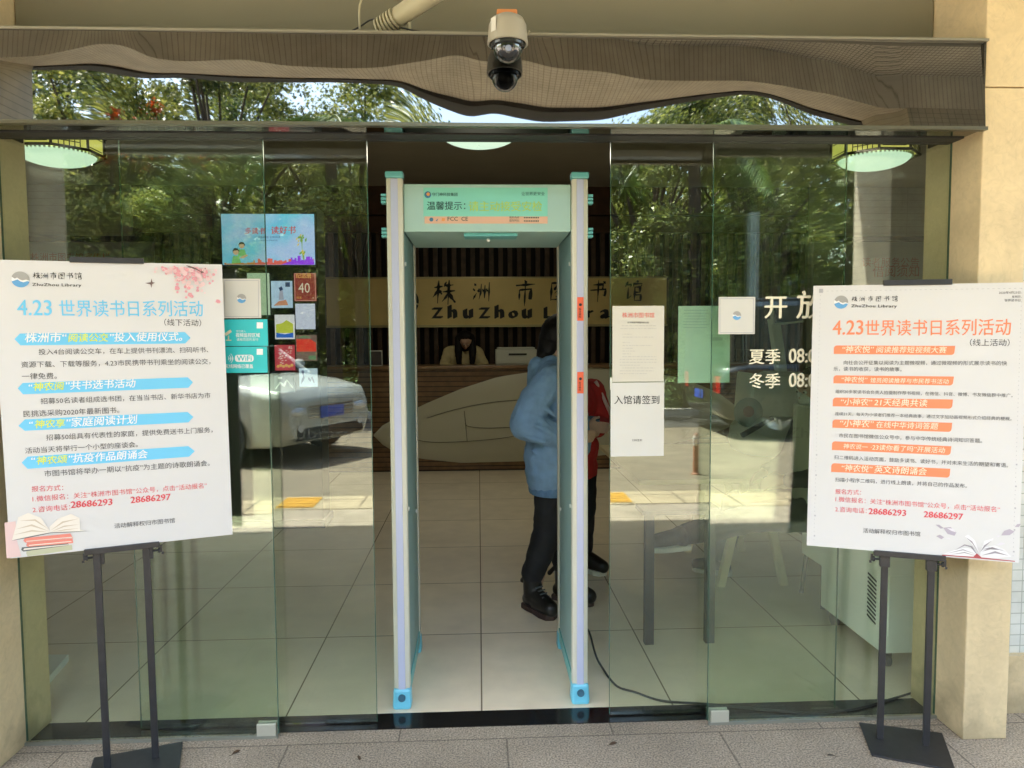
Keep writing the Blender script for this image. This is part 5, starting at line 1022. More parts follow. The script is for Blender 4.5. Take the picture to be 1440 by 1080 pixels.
for a_, b_2, r_2 in (((-.115, -.315, 1.14), (-.02, -.265, 1.05), .016), ((-.10, -.325, 1.08), (.0, -.27, 1.02), .015), ((-.09, -.30, 1.20), (.0, -.255, 1.12), .014), ((-.16, -.31, 1.02), (-.05, -.29, .985), .014), ((-.02, -.24, 1.30), (.02, -.20, 1.16), .014), ((-.14, -.20, .93), (.03, -.225, .84), .015), ((-.17, -.15, .88), (-.02, -.225, .79), .014), ((-.19, -.06, .97), (-.13, -.17, .86), .014), ((.03, -.20, .96), (.10, -.19, .80), .014), ((-.11, -.13, 1.37), (.0, -.19, 1.33), .016)):
    m.cap(a_, r_2*.5, tuple((np.array(a_)+np.array(b_2))/2), r_2*1.25); m.cap(tuple((np.array(a_)+np.array(b_2))/2), r_2*1.25, b_2, r_2*.5)      # cloth folds
blob(t, 'hoodie', m, hood, .0075, 2, folds=(.014, .05), xf=X_)
m = MB(); m.prism([(-.03+.155*math.cos(q_), .205*math.sin(q_)) for q_ in np.linspace(0, 2*PI, 24)[:-1]], .665, .74, lambda a, b, d: (a, b, d))
t.part  # hem sits just inside the hoodie
blob(t, 'hoodie_hem', m, mat('hoodie_rib', (.13, .24, .41), .9, nz=(40, .15)), .009, 4, xf=X_)
m = MB(); m.cap((0, -.06, .80), .115, (0, .06, .80), .115)
for q_, kn, an in ((-1, (-.06, -.09, .46), (-.15, -.10, .21)), (1, (.02, .085, .46), (.01, .085, .21))): chain(m, [(-.02, q_*.075, .76), kn, an], [.118, .088, .066])
blob(t, 'trousers', m, blackc, .010, 4, folds=(.02, .06), xf=X_)
for q_, an, fa in ((-1, (-.15, -.10, 0), R(-46)), (1, (.01, .085, 0), R(-25))):
    m, m2 = MB(), MB(); f_ = (math.cos(fa), math.sin(fa), 0); boot(m, m2, an, f_)
    m.cap((an[0]-f_[0]*.06, an[1]-f_[1]*.06, .19), .012, (an[0]-f_[0]*.10, an[1]-f_[1]*.10, .145), .016)
    b_o = blob(t, 'boot', m, leather, .007, 3, xf=X_)
    m2.v = [tuple(X_(p)) for p in m2.v]; t.part('sole', m2, sole, parent=b_o, bev=.006)
    m = MB(); a_ = np.array(an); f3 = np.array(f_); r3 = np.array([-f_[1], f_[0], 0])
    for k_ in range(4): c_ = a_+f3*(.062+.02*k_)+np.array([0, 0, .15-.013*k_]); m.cap(c_-r3*.022, .004, c_+r3*.022, .004)
    m.v = [tuple(X_(p)) for p in m.v]; t.part('laces', m, mat('lace_grey', (.10, .11, .12), .6), parent=b_o)

# --- masked person in the red jacket
rp = (.60, 4.72, 0); X_ = local(rp, R(-72))
t = Thing('person', 'person in a red jacket and pale mask standing behind the metal detector', 'person', rp)
S = .93
m = MB(); P = head_mesh(m, (.05, 0, 1.40), (1, 0, -.30))
m.cap((0, 0, 1.24), .09, (0, 0, 1.05), .10); m.cap((0, 0, 1.05), .10, (0, 0, .84), .115); m.cap((0, -.15, 1.22), .045, (0, .15, 1.22), .045)
for q_ in (-1, 1):
    chain(m, [(0, q_*.075, .8), (.01, q_*.08, .43), (0, q_*.08, .08)], [.08, .052, .036])
    chain(m, [(0, q_*.17, 1.21), (-.02, q_*.22, .98), (.17, q_*.10, .95)], [.046, .037, .026]); hand(m, (.18, q_*.095, .95), (.85, -q_*.5, .1), (0, 0, 1), (.3, q_*.95, 0), .9)
body = blob(t, 'body', m, skin, .0075, 3, xf=X_)
Pw = lambda a, b, z: np.array(X_(P(a, b, z)))
face(t, body, Pw, mask=mat('mask_pale_blue', (.50, .64, .62), .6))
m = MB(); m.sph((.035, 0, 1.445), (.096, .09, .09), 20, 12); m.sph((.0, 0, 1.41), (.085, .088, .10), 20, 12); m.cap((-.03, 0, 1.38), .07, (-.04, 0, 1.28), .05); blob(t, 'hair', m, hair, .008, 3, folds=(.01, .02), xf=X_)
redc = mat('jacket_red', (.42, .018, .018), .75, nz=(12, .12)); 
m = MB(); m.sph((0, 0, 1.12), (.135, .175, .17)); m.cap((0, -.14, 1.21), .065, (0, .14, 1.21), .065); m.cap((0, 0, 1.1), .14, (0, 0, .9), .15); m.cap((0, -.05, .82), .14, (0, .05, .82), .14); m.cap((0, -.05, .70), .13, (0, .05, .70), .13); m.cap((-.02, -.05, 1.28), .045, (-.02, .05, 1.28), .045)
for q_ in (-1, 1): chain(m, [(0, q_*.17, 1.2), (-.02, q_*.235, .98), (.15, q_*.115, .95)], [.068, .07, .05])
jk = blob(t, 'jacket', m, redc, .009, 4, folds=(.018, .06), xf=X_)
for q_ in (-1, 1):
    m = MB(); m.tube(spline([(.045, q_*.15, 1.255), (.055, q_*.215, 1.12), (.035, q_*.285, 1.0)]), [.014]*13, 8); m.v = [tuple(X_(p)) for p in m.v]; t.part('sleeve_stripe', m, mat('stripe_pink', (.62, .42, .40), .8), parent=jk)
m = MB(); m.cap((0, -.05, .74), .115, (0, .05, .74), .115)
for q_ in (-1, 1): chain(m, [(0, q_*.075, .7), (.02, q_*.082, .42), (0, q_*.085, .10)], [.10, .078, .06])
blob(t, 'trousers', m, blackc, .010, 4, folds=(.02, .06), xf=X_)
for q_, fa in ((-1, -.3), (1, .45)):
    m, m2 = MB(), MB(); boot(m, m2, (0, q_*.085, 0), (math.cos(fa), math.sin(fa), 0), .09, .25); b_o = blob(t, 'shoe', m, leather, .007, 3, xf=X_); m2.v = [tuple(X_(p)) for p in m2.v]; t.part('sole', m2, mat('sole_white', (.70, .68, .60), .5), parent=b_o, bev=.006)
    m = MB(); a_ = np.array((0, q_*.085, .0)); f3 = np.array((math.cos(fa), math.sin(fa), 0)); r3 = np.array([-f3[1], f3[0], 0]); m.cap(a_+r3*.046+f3*.0+[0, 0, .06], .007, a_+r3*.047+f3*.08+[0, 0, .07], .007); m.v = [tuple(X_(p)) for p in m.v]; t.part('shoe_stripe', m, mat('sole_white', (.7, .68, .6), .5), parent=b_o)
m = MB(); c_ = np.array(X_((.235, .0, 1.0))); m.sph(c_, (.085, .06, .055), 20, 10); t = Thing('pouch', 'blue grey pouch held by the person in the red jacket', 'pouch', tuple(c_-[0, 0, .055]))
blob(t, 'bag', m, mat('pouch_slate', (.085, .14, .20), .7, nz=(12, .2)), .008, 3, folds=(.012, .04)); m = MB(); m.cap(c_+[-.07, -.02, .035], .006, c_+[.07, -.02, .035], .006); t.part('flap_edge', m, mat('pouch_dark', (.03, .05, .08), .6))

# --- clerk behind the desk
cp = (-.19, 9.1, .2); X_ = local(cp, R(-80))
t = Thing('person', 'long haired person in pale yellow sitting behind the reception desk, looking down', 'person', cp)
m = MB(); P = head_mesh(m, (.17, 0, 1.31), (.75, 0, -.66)); m.cap((0, 0, 1.2), .10, (0, 0, .9), .12); m.cap((.10, 0, 1.24), .05, (0, 0, 1.18), .08); m.cap((0, -.16, 1.19), .05, (0, .16, 1.19), .05); m.cap((0, -.09, .62), .11, (0, .09, .62), .11); m.cap((0, 0, .9), .12, (0, 0, .64), .13)
for q_ in (-1, 1): chain(m, [(0, q_*.18, 1.18), (.08, q_*.24, .98), (.26, q_*.12, .98)], [.05, .04, .028]); hand(m, (.27, q_*.115, .98), (.9, -q_*.4, 0), (0, -q_*.6, .7), (0, 0, 1), .5); chain(m, [(.02, q_*.09, .6), (.42, q_*.1, .56), (.40, q_*.1, .10)], [.085, .06, .045]); m.cap((.40, q_*.1, .05), .045, (.52, q_*.1, .04), .035)
body = blob(t, 'body', m, skin, .009, 3, xf=X_); Pw = lambda a, b, z: np.array(X_(P(a, b, z))); face(t, body, Pw)
m = MB(); m.sph((.17, 0, 1.355), (.105, .096, .085), 20, 12); m.cap((.13, 0, 1.34), .088, (.05, 0, 1.22), .08); m.cap((.245, -.03, 1.36), .03, (.245, .04, 1.36), .03)
for q_ in (-1, 1): m.cap((.17, q_*.08, 1.35), .042, (.19, q_*.088, 1.18), .048); m.cap((.19, q_*.088, 1.18), .048, (.20, q_*.08, 1.0), .03)
blob(t, 'hair', m, hair, .009, 3, folds=(.014, .02), xf=X_)
m = MB(); m.sph((0, 0, 1.08), (.14, .19, .18)); m.cap((0, -.15, 1.18), .07, (0, .15, 1.18), .07); m.cap((0, 0, 1.05), .145, (0, 0, .7), .15)
for q_ in (-1, 1): chain(m, [(0, q_*.18, 1.17), (.08, q_*.25, .98), (.25, q_*.13, .98)], [.07, .068, .045])
blob(t, 'sweater', m, mat('sweater_pale_yellow', (.60, .50, .27), .85, nz=(12, .1)), .010, 4, folds=(.018, .06), xf=X_)
t = Thing('clerk_chair', 'dark chair behind the reception desk under the long haired person', 'chair', (-.2, 9.16, 0))
m = MB(); m.box(-.44, .04, 8.99, 9.36, .64, .70); t.part('seat', m, rk, bev=.02); m = MB(); m.box(-.42, .02, 9.37, 9.41, .75, 1.2); t.part('backrest', m, rk, bev=.015)
m = MB(); m.cyl((-.2, 9.2, .25), (-.2, 9.2, .64), .03); m.box(-.45, .05, 9.18, 9.22, .205, .25); m.box(-.22, -.18, 9.0, 9.42, .206, .249); m.box(-.22, -.18, 9.385, 9.4, .63, .80); m.box(-.22, -.18, 9.3, 9.4, .61, .639); t.part('pedestal', m, rk)

# --- seated reader in dark clothes behind the reflections
sp = (1.98, 4.12, 0); X_ = local(sp, PI+.12)
t = Thing('person', 'person in dark clothes sitting with one leg stretched out, dark trainers with white soles', 'person', sp)
m = MB(); P = head_mesh(m, (.06, 0, 1.24), (.95, .1, -.3)); m.cap((0, 0, 1.06), .10, (0, 0, .76), .12); m.cap((0, -.17, 1.04), .05, (0, .17, 1.04), .05); m.cap((.03, 0, 1.14), .05, (0, 0, 1.05), .07); m.cap((0, -.08, .53), .11, (0, .08, .53), .11); m.cap((0, 0, .76), .12, (0, 0, .55), .125)
for q_ in (-1, 1): chain(m, [(0, q_*.19, 1.03), (.05, q_*.24, .78), (.28, q_*.12, .74)], [.05, .04, .028]); hand(m, (.29, q_*.115, .74), (.9, -q_*.4, -.1), (0, -q_*.5, .8), (0, 0, 1), .6)
chain(m, [(0, .09, .53), (.47, .13, .53), (.93, .17, .46)], [.085, .06, .042]); chain(m, [(0, -.09, .52), (.36, -.34, .50), (.36, -.52, .10)], [.085, .06, .042])
body = blob(t, 'body', m, skin, .009, 3, xf=X_); Pw = lambda a, b, z: np.array(X_(P(a, b, z))); face(t, body, Pw, mask=mat('mask_white', (.72, .74, .72), .6))
m = MB(); m.sph((.035, 0, 1.285), (.10, .094, .09), 20, 12); m.sph((.0, 0, 1.25), (.085, .088, .09), 20, 12); blob(t, 'hair', m, hair, .009, 3, folds=(.01, .02), xf=X_)
dk = mat('jacket_dark', (.016, .017, .02), .8, nz=(10, .3))
m = MB(); m.sph((0, 0, .95), (.145, .19, .17)); m.cap((0, -.15, 1.03), .07, (0, .15, 1.03), .07); m.cap((0, 0, .9), .145, (0, 0, .58), .155)
for q_ in (-1, 1): chain(m, [(0, q_*.19, 1.02), (.05, q_*.25, .78), (.27, q_*.13, .74)], [.07, .068, .045])
blob(t, 'jacket', m, dk, .010, 4, folds=(.018, .06), xf=X_)
m = MB(); m.cap((0, -.08, .54), .125, (0, .08, .54), .125); chain(m, [(0, .09, .53), (.47, .13, .54), (.89, .165, .475)], [.11, .082, .062]); chain(m, [(0, -.09, .53), (.36, -.34, .51), (.36, -.515, .14)], [.11, .082, .062]); blob(t, 'trousers', m, mat('trouser_charcoal', (.03, .033, .038), .85, nz=(12, .25)), .010, 4, folds=(.018, .06), xf=X_)
def shoe_at(a, f, up):
    a, f, up = [np.array(v, float) for v in (a, f, up)]; f /= np.linalg.norm(f); r_ = np.cross(up, f); r_ /= np.linalg.norm(r_); up = np.cross(f, r_)
    Q = lambda x_, y_, z_: tuple(a+f*x_+r_*y_+up*z_); m, m2 = MB(), MB()
    m.cap(Q(0, 0, .06), .045, Q(-.02, 0, .03), .042); m.cap(Q(.03, 0, .045), .045, Q(.16, 0, .022), .038)
    P_ = [(-.07, 0), (-.06, .036), (0, .042), (.09, .05), (.16, .043), (.195, 0)]; P_ = P_+[(x_, -y_) for x_, y_ in P_[-2:0:-1]]
    m2.prism(P_, -.022, .006, lambda x_, y_, d_: Q(x_, y_, d_)); b_o = blob(t, 'shoe', m, mat('shoe_charcoal', (.035, .037, .04), .6, nz=(20, .2)), .007, 3, xf=X_); m2.v = [tuple(X_(p)) for p in m2.v]; t.part('sole', m2, mat('sole_white', (.7, .68, .6), .5), parent=b_o, bev=.004)
shoe_at((.94, .17, .425), (.96, 0, .0), (.0, .25, 1)); shoe_at((.36, -.52, .024), (.75, -.6, 0), (0, 0, 1))
t = Thing('stool', 'dark stool under the person in dark clothes', 'stool', (2.02, 4.1, 0))
m = MB(); m.cyl((2.02, 4.10, .40), (2.02, 4.10, .435), .18, n=32); t.part('seat', m, rk, bev=.006)
for q_ in range(4): m = MB(); an = PI/4+q_*PI/2; m.cyl((2.02+.10*math.cos(an), 4.1+.13*math.sin(an), .40), (2.02+.13*math.cos(an), 4.1+.19*math.sin(an), 0), .013, n=10); t.part('leg', m, rk)

# ================================================================ OUTSIDE, SEEN MIRRORED IN THE GLASS
def leaf_cloud(centers, sig, n, lo, hi, squash=.75, droop=0.):
    """n leaf-shaped rhombs scattered round clump centres -> vertices, faces"""
    centers = np.array(centers); sig = np.array(sig); idx = rng.integers(0, len(centers), n)
    p = rng.normal(size=(n, 3)); p /= (np.linalg.norm(p, axis=1)[:, None]+1e-9); p *= rng.uniform(.25, 1, (n, 1))**.6; p[:, 2] *= squash
    p = centers[idx]+p*sig[idx][:, None]
    d = rng.normal(size=(n, 3)); d[:, 2] = d[:, 2]*.6-droop; d /= np.linalg.norm(d, axis=1)[:, None]
    e = np.cross(d, rng.normal(size=(n, 3))); e /= np.linalg.norm(e, axis=1)[:, None]
    L = rng.uniform(lo, hi, (n, 1)); W = L*rng.uniform(.2, .34, (n, 1)); nn = np.cross(d, e)
    V = np.stack([p-d*L*.5, p+e*W+nn*W*.25, p+d*L*.5, p-e*W+nn*W*.25], 1).reshape(-1, 3)
    F = np.arange(4*n).reshape(-1, 4); return V, F
def leaf_mesh(name, V, F, m):
    me = bpy.data.meshes.new(name); me.vertices.add(len(V)); me.vertices.foreach_set('co', V.astype(np.float32).ravel()); me.loops.add(F.size); me.loops.foreach_set('vertex_index', F.astype(np.int32).ravel())
    me.polygons.add(len(F)); me.polygons.foreach_set('loop_start', np.arange(0, F.size, 4, dtype=np.int32)); me.materials.append(m); me.update(); me.validate(); return me
bark = mat('tree_bark', (.075, .055, .038), .9, nz=(9, .4), bump=.5)
lf = [leaf_mat('leaf_camphor', (.035, .062, .014), (.40, .40, .095)), leaf_mat('leaf_osmanthus', (.028, .055, .015), (.33, .36, .085)), leaf_mat('leaf_light', (.06, .10, .018), (.46, .46, .11))]
def broadleaf(name, label, h, rad, base, seed, m, n=15000, lo=.06, hi=.125, red=None):
    global rng; rng = np.random.default_rng(seed); rd_ = random.Random(seed)
    t = Thing(name, label, 'tree', (0, 0, 0), 'trees beyond the plaza'); mb = MB(); fork = base+.15*(h-base)
    lean = np.array([rd_.uniform(-.25, .25), rd_.uniform(-.2, .2), 0]); tr = [np.array([0, 0, -.05])+lean*s+np.array([0, 0, fork*s]) for s in np.linspace(0, 1, 6)]
    mb.tube(tr, list(np.linspace(.17, .11, 6)), 10); cs, sg = [], []
    for i in range(26):
        a = rd_.uniform(0, 2*PI); zz = rd_.uniform(base+.3, h-.5); prof = math.sin(PI*min(1, max(.08, (zz-base+.5)/(h-base+.6))))**.7; rr_ = rad*prof*rd_.uniform(.35, 1)
        c = np.array([rr_*math.cos(a), rr_*math.sin(a), zz]); cs.append(c); sg.append(rd_.uniform(.55, 1.0)*(rad/2.6))
        s0 = tr[-1]+np.array([0, 0, rd_.uniform(-.5, .1)]); mid = (s0+c)/2+np.array([0, 0, .25]); mb.tube(spline([s0, mid, c], 4), list(np.linspace(.055, .014, 9)), 6)
        for k_ in range(2):
            c2 = c+np.array([rd_.gauss(0, .5), rd_.gauss(0, .5), rd_.gauss(0, .35)])*(rad/2.6); cs.append(c2); sg.append(rd_.uniform(.3, .6)*(rad/2.6))
    t.part('trunk', mb, bark, smooth=True)
    V, F = leaf_cloud(cs, sg, n, lo, hi, droop=.3); o = link('crown', leaf_mesh('crown', V, F, m), t.o)
    if red:
        V, F = leaf_cloud([c for c in cs if c[2] > h-2.2][:9], [.35]*9, 700, .12, .2); link('red_leaves', leaf_mesh('red_leaves', V, F, red), t.o)
    return t.o
def place(o, x, y, rz=0, s=1.): o.location = (x, y, 0); o.rotation_euler = (0, 0, rz); o.scale = (s, s, s)
T0 = broadleaf('broadleaf_tree', 'dense dark camphor tree mirrored in the glass above the lit screen', 8.6, 2.9, 2.1, 21, lf[0], 40000); place(T0, -5.6, -10.6)
T1 = broadleaf('broadleaf_tree', 'glossy leaved tree mirrored beside the open doorway', 7.4, 2.5, 1.9, 33, lf[1], 34000); place(T1, 3.6, -10.2)
T2 = broadleaf('broadleaf_tree', 'pale green airy tree mirrored in the glass between darker trees', 7.9, 2.7, 2.2, 45, lf[2], 27000); place(T2, -2.6, -11.2)
spots = [(T1, -9.4, -10.3, 1.1, 1.15, 'dark tree mirrored behind the poster with the blue heading'), (T2, -12.6, -11.6, 2.2, 1.1, 'pale tree ending the row on the side of the blue headed poster'),
 (T2, 1.1, -13.2, 4.0, .86, 'small pale tree in the gap behind the metal detector'), (T0, 6.5, -11.2, 2.6, .98, 'dense dark tree mirrored above the opening hours lettering'), (T1, 9.6, -10.4, 3.3, 1.1, 'glossy tree mirrored above the orange headed poster'),
 (T0, 13.0, -11.5, .7, 1.05, 'dense dark tree ending the row on the side of the orange headed poster'), (T1, -7.4, -15.5, 5.1, 1.3, 'tall dark tree in the second row behind the red tipped tree'), (T0, -1.2, -17.2, 1.9, 1.0, 'dark tree far back, seen mirrored past the pale tree'),
 (T2, 5.0, -16.0, 3.8, 1.2, 'tall pale tree in the second row behind the palms'), (T0, 9.0, -16.8, 4.4, 1.2, 'tall dark tree in the second row behind the glossy tree'), (T1, -12.0, -17.0, .4, 1.35, 'tall dark tree in the rear corner of the wood beside the red tipped tree')]
for src, x, y, rz, s, lab in spots: dup(src, (x, y, 0), rz, s, lab)
T3 = broadleaf('red_tipped_tree', 'tree with orange red leaf tips mirrored at the end of the lintel', 7.0, 2.0, 2.4, 57, lf[2], 20000, red=leaf_mat('leaf_orange_red', (.42, .06, .012), (.62, .16, .02))); place(T3, -6.7, -8.9)
# palms
frond = leaf_mat('leaf_palm', (.05, .11, .02), (.20, .28, .06), .4)
def palm(h, seed):
    rd_ = random.Random(seed); t = Thing('palm_tree', 'feathery palm mirrored in the lintel above the sliding door with the paper notices', 'palm', (0, 0, 0), 'palms beyond the plaza'); mb = MB()
    mb.tube([(0, 0, -.05), (.05, 0, h*.4), (.02, .04, h*.8), (0, 0, h)], [.17, .14, .12, .10], 12); t.part('trunk', mb, bark, smooth=True); mb = MB()
    for i in range(22):
        a = i*2.399+rd_.uniform(-.2, .2); el = rd_.uniform(-.1, 1.15); L_ = rd_.uniform(1.7, 2.4); P_ = []
        for k_ in range(13):
            s = k_/12; r_ = L_*s*math.cos(el)*(1-.12*s); P_.append(np.array([r_*math.cos(a), r_*math.sin(a), h+L_*s*math.sin(el)-1.25*s*s*L_*.62]))
        mb.tube(P_, list(np.linspace(.022, .006, 13)), 5); sd_ = np.array([-math.sin(a), math.cos(a), 0])
        for k_ in range(1, 49):
            s = k_/49*12; j = int(s); p = P_[j]+(P_[min(12, j+1)]-P_[j])*(s-j); dd = P_[min(12, j+1)]-P_[j]; dd = dd/(np.linalg.norm(dd)+1e-9); LL = .52*math.sin(PI*min(.97, .12+k_/49*.86))**.6
            for q_ in (-1, 1):
                e = p+(sd_*q_*.8+dd*.55+np.array([0, 0, -.28-rd_.random()*.25]))*LL; mid = (p+e)/2+np.array([0, 0, .03]); wv = np.cross(e-p, [0, 0, 1.]); wv = wv/(np.linalg.norm(wv)+1e-9)*.013+dd*.008
                mb.add([p, mid+wv, e, mid-wv], [(0, 1, 2, 3)])
    t.part('crown', mb, frond, fix=False); return t.o
P0 = palm(5.6, 4); place(P0, 4.3, -8.9); dup(P0, (-8.2, -8.7, 0), 1.7, .98, 'feathery palm mirrored in the end of the lintel beside the red tipped tree'); dup(P0, (-2.9, -9.3, 0), 3.1, 1.0, 'feathery palm mirrored in the lintel above the lit screen'); dup(P0, (2.6, -11.0, 0), 4.4, .92, 'feathery palm mirrored in the lintel beside the dome camera')
# low hedge, shrubs, far wood
rng = np.random.default_rng(5)
def shrub(x, y, r_, h, m, label, n=2600):
    global rng
    cs = [(rng.uniform(-r_, r_)*.8, rng.uniform(-.35, .35), rng.uniform(.15, h)) for _ in range(24)]; V, F = leaf_cloud(cs, [.3]*24, n, .06, .12); o = bpy.data.objects.new('shrub', None); COL.objects.link(o); o.location = (x, y, 0); tag(o, label, 'shrub', 'shrubs along the lawn')
    link('foliage', leaf_mesh('foliage', V, F, m), o); mb = MB()
    for i in range(7): c = cs[i]; mb.tube([(c[0]*.3, c[1]*.3, -.02), (c[0]*.7, c[1]*.7, c[2]*.6), c], [.014, .010, .004], 5)
    link('stem', mb.mesh('stem', bark), o)
for i, (x, y, r_, h, c, lab) in enumerate(((-11.5, -9.2, 1.3, 1.0, 1, 'low dark shrub at the far end of the lawn behind the blue headed poster'), (-8.6, -9.6, 1.2, .8, 2, 'low pale shrub under the palm on the side of the blue headed poster'), (-5.4, -9.2, 1.3, .9, 1, 'low dark shrub behind the white car'), (-1.3, -9.6, .9, 1.3, 0, 'rounded shrub beside the pale airy tree'),
    (1.6, -9.3, 1.2, .9, 2, 'low pale shrub mirrored behind the orange bollard'), (5.4, -9.4, 1.4, 1.1, 0, 'rounded shrub behind the dark van'), (8.4, -9.1, 1.3, .9, 1, 'low dark shrub mirrored behind the orange headed poster'), (11.6, -9.5, 1.4, 1.1, 2, 'pale shrub at the far end of the lawn beyond the dark van'))): shrub(x, y, r_, h, lf[c], lab)
rng = np.random.default_rng(8); cs = [(rng.uniform(-40, 40), rng.uniform(-29, -23), rng.uniform(.4, 8.8)) for _ in range(520)]+[(rng.uniform(-40, 40), rng.uniform(-31, -27), rng.uniform(.2, 4.5)) for _ in range(260)]
V, F = leaf_cloud(cs, [1.9]*780, 78000, .38, .75); o = link('far_wood', leaf_mesh('far_wood', V, F, lf[0])); o['kind'] = 'stuff'; tag(o, 'far wood closing the view behind the trees of the plaza', 'wood')
cs = [(x_+rng.uniform(-.3, .3), rng.uniform(-13.1, -12.4), rng.uniform(.15, 1.7)) for x_ in np.linspace(-24, 24, 420)]
V, F = leaf_cloud(cs, [.42]*420, 30000, .09, .16); o = link('hedge', leaf_mesh('hedge', V-np.array([0, -12.7, 0]), F, lf[1])); o.location = (0, -12.7, 0); tag(o, 'long dark clipped hedge running behind the tree trunks', 'hedge')
t = Thing('iron_fence', 'dark iron railing between the trees, mirrored beside the opening hours lettering', 'fence', (6, -13.6, 0)); mb = MB()
for z in (.25, 2.0): mb.box(2.5, 12, -13.62, -13.58, z, z+.05)
t.part('rail', mb, rk)
mb = MB(); x = 2.55
while x < 12: mb.cyl((x, -13.6, 0), (x, -13.6, 2.2), .012, n=6); x += .13
t.part('bar', mb, rk)['kind'] = 'stuff'
m = MB(); m.box(5.35, 5.62, -9.05, -8.78, 0, .3); m.box(5.39, 5.58, -9.01, -8.82, .3, 4.0); single('concrete_post', m, mat('concrete_pale', (.25, .26, .22), .8, nz=(4, .1)), 'pale square concrete post standing among the trees beyond the plaza', 'post', bev=.01)
# orange and white bollard
t = Thing('bollard', 'orange bollard with a white band on the sunlit plaza', 'bollard', (2.41, -2.27, 0))
m = MB(); m.lathe((2.41, -2.27, .004), [(.0001, 0), (.05, 0), (.05, .015), (.032, .025), (.03, .42), (.028, .455), (.0001, .465)], 24); t.part('post', m, mat('bollard_orange', (.34, .15, .08), .5, nz=(20, .1)), angle=40)
m = MB(); m.lathe((2.41, -2.27, .0), [(.0312, .33), (.0325, .332), (.0322, .438), (.0304, .44)], 24); t.part('band', m, mat('band_white', (.78, .76, .70), .4), angle=40)

